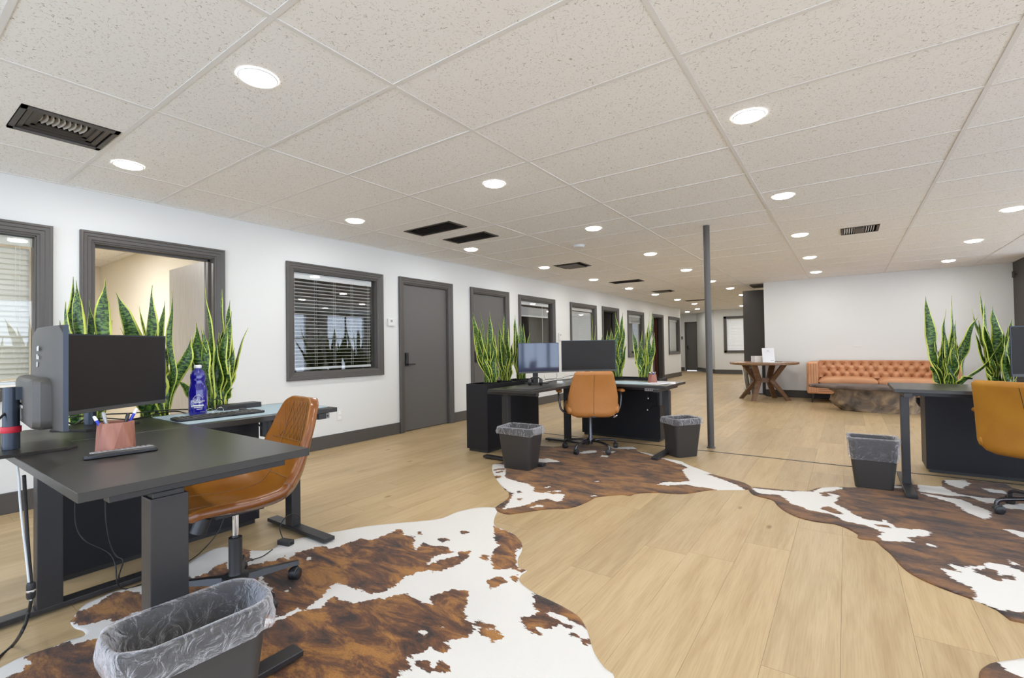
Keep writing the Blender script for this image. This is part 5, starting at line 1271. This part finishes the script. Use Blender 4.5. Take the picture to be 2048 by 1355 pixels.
t = thing('charger', 'small white charger block among cables on the middle desk', 'charger', (-2.62, 4.62, .7205), .5); m = MB(); m.box(-.032,.032,-.02,.02,0,.03); m.build('body', M['white_plastic'], t, bevel=.004); m = MB(); m.box(.032,.044,-.006,-.003,.012,.018); m.box(.032,.044,.003,.006,.012,.018); m.build('prongs', M['chrome'], t)
Z = lambda px, py, dz=0: tuple(at(px, py, z=zt + dz))
cable('black cable tangle between the two middle desk monitors', [Z(1080,762), Z(1100,757,.01), Z(1118,757,.02), Z(1135,752,.01), Z(1150,750,.02), Z(1140,757), Z(1110,760), Z(1096,764)], .003)
cable('thin cable hanging below the small monitor on the middle desk', [tuple(at(1112,744,y=4.62)), tuple(at(1114,752,y=4.62)), Z(1108,758,.01), Z(1092,758), Z(1088,750,.03)], .002)
cable('grey cable on the middle desk behind the chair back', [Z(1120,760), Z(1138,758), Z(1150,752,.01), Z(1160,752), Z(1175,756)], .003, M['plastic_mid'])
pc2 = (-1.755, 5.16, .7204); pen_cup('small faceted wood pen cup on the middle desk in front of the snake plant', pc2, .2, .85)
for k, (dx, dy, mt_, nm) in enumerate(((-.03,0,M['pen_blue'],'leftmost blue pen'),(-.008,.01,M['pen_black'],'black pen'),(.012,-.005,M['pen_blue'],'middle blue pen'),(.032,.0,M['pen_grey'],'pale grey pen'))):
    pen(nm + ' in the small wooden cup on the middle desk', pc2, (dx*.3,dy*.3,.02), (dx,dy,.118), mt_, 1.1)
t = thing('desk_pad', 'pale glossy desk pad on the right half of the middle desk', 'desk pad', (-2.0, 5.05, .7203)); m = MB(); m.loft([[(x, y, z) for x, y in rrect(.34, .19, .01, 3)] for z in (0, .002)]); m.build('sheet', M['mat_blue'], t)
for k, (x, y, r) in enumerate(((-1.62, 5.18, .3), (-1.66, 5.05, -.2))):
    t = thing('paper_sheet', ('white sheet of paper, farther one near the right end of the middle desk', 'white sheet of paper, nearer one at the right end of the middle desk')[k], 'paper', (x, y, .7206 + .002*k), r)
    m = MB(); m.loft([[(-.105+.21*i/6, -.148, .001+.0025*math.sin(i)), (-.105+.21*i/6, .148, .0015), (-.105+.21*i/6, .148, .0022), (-.105+.21*i/6, -.148, .0018+.0025*math.sin(i))] for i in range(7)]); m.build('sheet', M['paper'], t)
    m = MB(); [m.box(-.07,.05,-.10+.03*q,-.095+.03*q,.0046,.0050) for q in range(6)]; m.build('print', M['paper_grey'], t)
cable('thin cable loops with plugs hanging against the middle planter', [tuple(at(1297,778,y=5.02)), tuple(at(1296,796,y=5.45)), tuple(at(1303,806,y=5.45)), tuple(at(1298,818,y=5.45)), tuple(at(1316,806,y=5.45)), tuple(at(1318,798,y=5.45))], .002)
for k, (px, py) in enumerate(((1296, 796), (1295, 819))):
    t = thing('loose_plug', ('small silver plug, upper one dangling under the middle desk', 'small silver plug, lower one dangling under the middle desk')[k], 'plug', tuple(at(px, py, y=5.44))); m = MB(); m.lathe([(.0001,-.010),(.010,-.008),(.010,.008),(.0001,.010)], 12); m.build('cap', M['chrome'], t, smooth=40)
    m = MB(); m.cyl((0,0,.008),(0,0,.022),.003); m.build('stem', M['cable'], t)

# ================================================================== sofa
S = thing('tufted_sofa', 'long camel leather sofa with button tufted back against the white wall', 'sofa', (.455, 11.0, 0))
HX = 1.085
m = MB(); m.box(-HX+.01, HX-.01, -.40, .40, .17, .33); m.build('base_frame', M['sofa'], S, bevel=.02, bseg=3)
m = MB()
for z in (.215, .255, .295): m.box(-HX+.19, HX-.19, -.408, -.398, z, z+.008)
m.build('base_piping', M['sofa_dark'], S)
for sx in (-1, 1):
    m = MB(); x0, x1 = (HX-.185, HX) if sx > 0 else (-HX, -HX+.185)
    m.box(x0, x1, -.42, .42, .17, .765); ar = m.build('arm', M['sofa'], S, bevel=.035, bseg=4)
    m = MB()
    for k in range(4):
        x = x0 + .03 + .042*k; m.box(x-.002, x+.002, -.424, -.418, .20, .74)
    m.build('arm_pleats', M['sofa_dark'], ar)
# tufted back: height field with deep buttons in a diamond net
bx0, bx1, bz0, bz1 = -HX+.185, HX-.185, .44, .785; P_ = .147
btn = []
for r_, z in enumerate((.715, .60, .485)):
    k = 0; x = bx0 + .075 + (P_/2 if r_ % 2 else 0)
    while x < bx1 - .02: btn.append((x, z)); x += P_
NX, NZ = 150, 34; rows_ = []
for i in range(NX + 1):
    x = bx0 + (bx1-bx0)*i/NX; r = []
    for j in range(NZ + 1):
        z = bz0 + (bz1-bz0)*j/NZ; dd = min(math.hypot(x-a, (z-b)) for a, b in btn); y = -.045 * (1 - math.exp(-(dd/.045)**2))
        # diamond creases between neighbouring buttons
        for (a, b) in btn:
            if abs(a-x) < .1 and abs(b-z) < .14:
                for sx in (-1, 1):
                    ex, ez = sx*P_/2, -.115; L = math.hypot(ex, ez); tt = ((x-a)*ex+(z-b)*ez)/L/L
                    if 0 < tt < 1: q = abs((x-a)*ez-(z-b)*ex)/L; y += .014*math.exp(-(q/.010)**2)
        y -= .0
        if j == NZ or j == 0: y = .02
        r.append((x, .17 + y, z))
    rows_.append(r)
m = MB(); m.loft(rows_, False, False); m.box(bx0, bx1, .19, .42, .33, bz1-.004); m.build('tufted_back', M['sofa'], S, smooth=70)
bm = None
for a, b in btn:
    if bm is None: q = MB(); q.lathe([(.0001,-.006),(.008,-.005),(.011,0),(.008,.004),(.0001,.004)], 12, Matrix.Rotation(PI/2,4,'X')); o = q.build('button', M['sofa_dark'], S, smooth=180); bm = o.data
    else: o = bpy.data.objects.new('button', bm); COL.objects.link(o); o.parent = S
    o.location = (a, .165, b)
for k, (x0, x1) in enumerate(((bx0+.004, -.004), (.004, bx1-.004))):
    rings = []
    for s in range(15):
        u = s/14; x = x0+(x1-x0)*u; e = (1-abs(2*u-1)**8)**.35 if 0 < u < 1 else .25
        rings.append([(x, -.405 + .28 + .285*math.copysign(abs(math.cos(a))**.35, math.cos(a)), .405+.075*e*math.copysign(abs(math.sin(a))**.5, math.sin(a)) + .012*math.sin(PI*u)) for a in [2*PI*q/26 for q in range(26)]])
    m = MB(); m.loft(rings); m.build('seat_cushion', M['sofa'], S, smooth=180)
for x in (-HX+.10, HX-.10):
    for y in (-.36, .36):
        m = MB(); m.tube([(x, y, .17), (x + (.02 if x > 0 else -.02), y, 0)], [.014, .009], 12); m.build('leg', M['black_metal'], S, smooth=40)

# ================================================================== live edge table
T = thing('coffee_table', 'live edge coffee table on a massive burl root base in front of the sofa', 'table', (.42, 9.70, 0))
rnd = random.Random(5); n = 60; out = []
for k in range(n):
    a = 2*PI*k/n; ca, sa = math.cos(a), math.sin(a)
    rx = .98 if ca < 0 else .80; x = rx*math.copysign(abs(ca)**.8, ca); y = .36*math.copysign(abs(sa)**(.9 if ca > 0 else 1.5), sa)
    nz = noise.noise(Vector((ca*3, sa*3, 2))); out.append((x*(1+.04*nz), y*(1+.22*nz)))
m = MB(); rr = []
for kk, z in ((.93,.365),(.98,.372),(1.0,.395),(.985,.418),(.96,.424)):
    rr.append([(x*kk, y*kk, z + .006*noise.noise(Vector((x*7,y*7,z*9)))) for x, y in out])
m.loft(rr); m.build('table_top', M['slab'], T, smooth=50)
rings = []; NZ_ = 16
for i in range(NZ_+1):
    s = i/NZ_; z = .365*s; x0 = -.50 - .20*s - .05*math.sin(s*5); x1 = .46 + .02*s
    r = []
    for k in range(48):
        a = 2*PI*k/48; ca, sa = math.cos(a), math.sin(a); cx = (x0+x1)/2; hx = (x1-x0)/2
        x = cx + hx*math.copysign(abs(ca)**.75, ca); y = (.20+.05*s)*math.copysign(abs(sa)**.8, sa)
        d = 1 + .16*noise.noise(Vector((ca*2.2, sa*2.2, s*2.5))) + .07*noise.noise(Vector((ca*6, sa*6, s*7)))
        r.append((cx+(x-cx)*d, y*d, z))
    rings.append(r)
m = MB(); m.loft(rings); m.build('root_base', M['burl'], T, smooth=60)

# ================================================================== round table and what stands on it
RT = thing('round_table', 'round brown wooden table with crossed legs left of the sofa', 'table', (-1.37, 11.08, 0)) if False else thing('round_table', 'round brown wooden table with crossed legs left of the sofa', 'table', (-1.38, 10.78, 0))
m = MB(); m.lathe([(.0001,.712),(.60,.712),(.625,.720),(.625,.752),(.62,.757),(.0001,.757)], 64); m.build('table_top', M['table_edge'], RT, smooth=35)
M4 = Matrix.Rotation(.615, 4, 'Z')
for sx in (-1, 1):
    for sy in (-1, 1):
        pts = [(sx*.29, sy*.20, .712), (sx*.15, sy*.05, .40), (sx*.32, sy*.24, .0)]
        m = MB(); rr = []
        d1 = Vector((sy*.0, 1, 0))
        for (x, y, z), w in zip([(sx*.30, sy*.21, .712), (sx*.13, sy*.06, .385), (sx*.345, sy*.25, 0)], (.052, .050, .040)):
            rr.append([(x-w, y-.030, z), (x+w, y-.030, z), (x+w, y+.030, z), (x-w, y+.030, z)])
        m.loft(rr, M=M4); m.build('leg', M['table_wood'], RT, bevel=.003)
m = MB(); m.box(-.16,.16,-.035,.035,.345,.435, M4); m.build('cross_block', M['table_wood'], RT, bevel=.003)
m = MB(); m.box(-.34,.34,-.05,.05,.688,.712, M4); m.build('top_rail', M['table_wood'], RT)
for k, (dz, a) in enumerate(((0,.60),(.034,.66),(.062,.56),(.092,.63))):
    t = thing('white_book', ('white book at the bottom of the stack on the round table','white book second from the bottom of the stack','white book second from the top of the stack','white book on top of the stack on the round table')[k], 'book', (-1.47, 10.77, .7573+dz), a, 'stack of white books on the round table')
    h_ = (.033,.027,.029,.030)[k]; m = MB(); m.box(-.11,.11,-.08,.08,0,.003); m.box(-.11,.11,-.08,.08,h_-.003,h_); m.box(-.11,-.107,-.08,.08,0,h_); m.build('cover', M['paper'], t, bevel=.001, bseg=1)
    m = MB(); m.box(-.106,.105,-.076,.076,.003,h_-.003); m.build('pages', M['wall_office'], t)
t = thing('table_sign', 'upright white printed sign on the round table', 'sign', (-1.27, 10.67, .757), .50); m = MB()
R1 = Matrix.Rotation(-.12, 4, 'X'); m.box(-.115,.115,-.002,.002,0,.285,R1); m.build('sign_panel', M['paper'], t); m = MB(); m.box(-.115,.115,-.03,.06,0,.004); m.build('sign_foot', M['white_plastic'], t)
m = MB(); m.box(-.022,.014,-.0032,-.002,.222,.232,R1); [m.box(-.06,.05,-.0032,-.002,.205-.0,.207,R1)]; m.box(.035,.10,-.0032,-.002,.03,.036,R1); m.build('sign_print', M['paper_grey'], t)
t = thing('paper_sheet', 'white sheet lying on the round table in front of the sign', 'paper', (-1.14, 10.62, .7573), .6); m = MB(); m.box(-.15,.15,-.10,.10,0,.003); m.build('sheet', M['paper'], t)
t = thing('pen', 'black pen lying across the white sheet on the round table', 'pen', (-1.10, 10.60, .7645), .5); m = MB(); m.tube([(-.07,0,0),(-.06,0,0),(.07,0,0)], [.0015,.004,.004], 8); m.build('barrel', M['pen_black'], t); m = MB(); m.tube([(.03,0,0),(.075,0,0)], .005, 8); m.build('pen_cap', M['pen_black'], t)
# things leaning in the niche
for k, (x, y, w, hh, lean, lb) in enumerate(((-1.84, 11.80, .02, .66, .12, 'cream framed board leaning at the left in the dark niche'), (-1.76, 11.90, .02, .58, .10, 'second cream board leaning just behind the first in the niche'))):
    t = thing('leaning_board', lb, 'board', (x, y, 0), 0); m = MB(); m.box(0,w,-.22,.22,0,hh, Matrix.Rotation(-lean,4,'Y')); m.build('board', M['wall_office'], t)
    for yy in (-.22, .19):
        m = MB(); m.box(w,w+.006,yy,yy+.03,0,hh,Matrix.Rotation(-lean,4,'Y')); m.build('frame_edge', M['slab'], t)
t = thing('wrapped_panel', 'tall grey white rounded panel standing in the niche behind the round table', 'panel', (-1.60, 11.86, 0), .1); m = MB(); m.loft([[(x, y, .335+z) for x, z in rrect(.11, .325, .06, 6)] for y in (-.02, .02)]); m.build('panel', M['blind'], t, smooth=40); m = MB(); m.box(-.12,.12,-.05,.05,0,.02); m.build('foot', M['plastic'], t)
t = thing('black_case', 'slim black case standing against the end of the white wall', 'case', (-1.485, 11.80, 0), 0); m = MB(); m.box(-.04,.04,-.12,.12,.01,.70); m.build('body', M['plastic'], t, bevel=.01); m = MB(); m.box(-.015,.015,-.03,.03,.70,.72); m.build('handle', M['plastic'], t)
# bushy plant standing in the dim office behind the open slatted blind
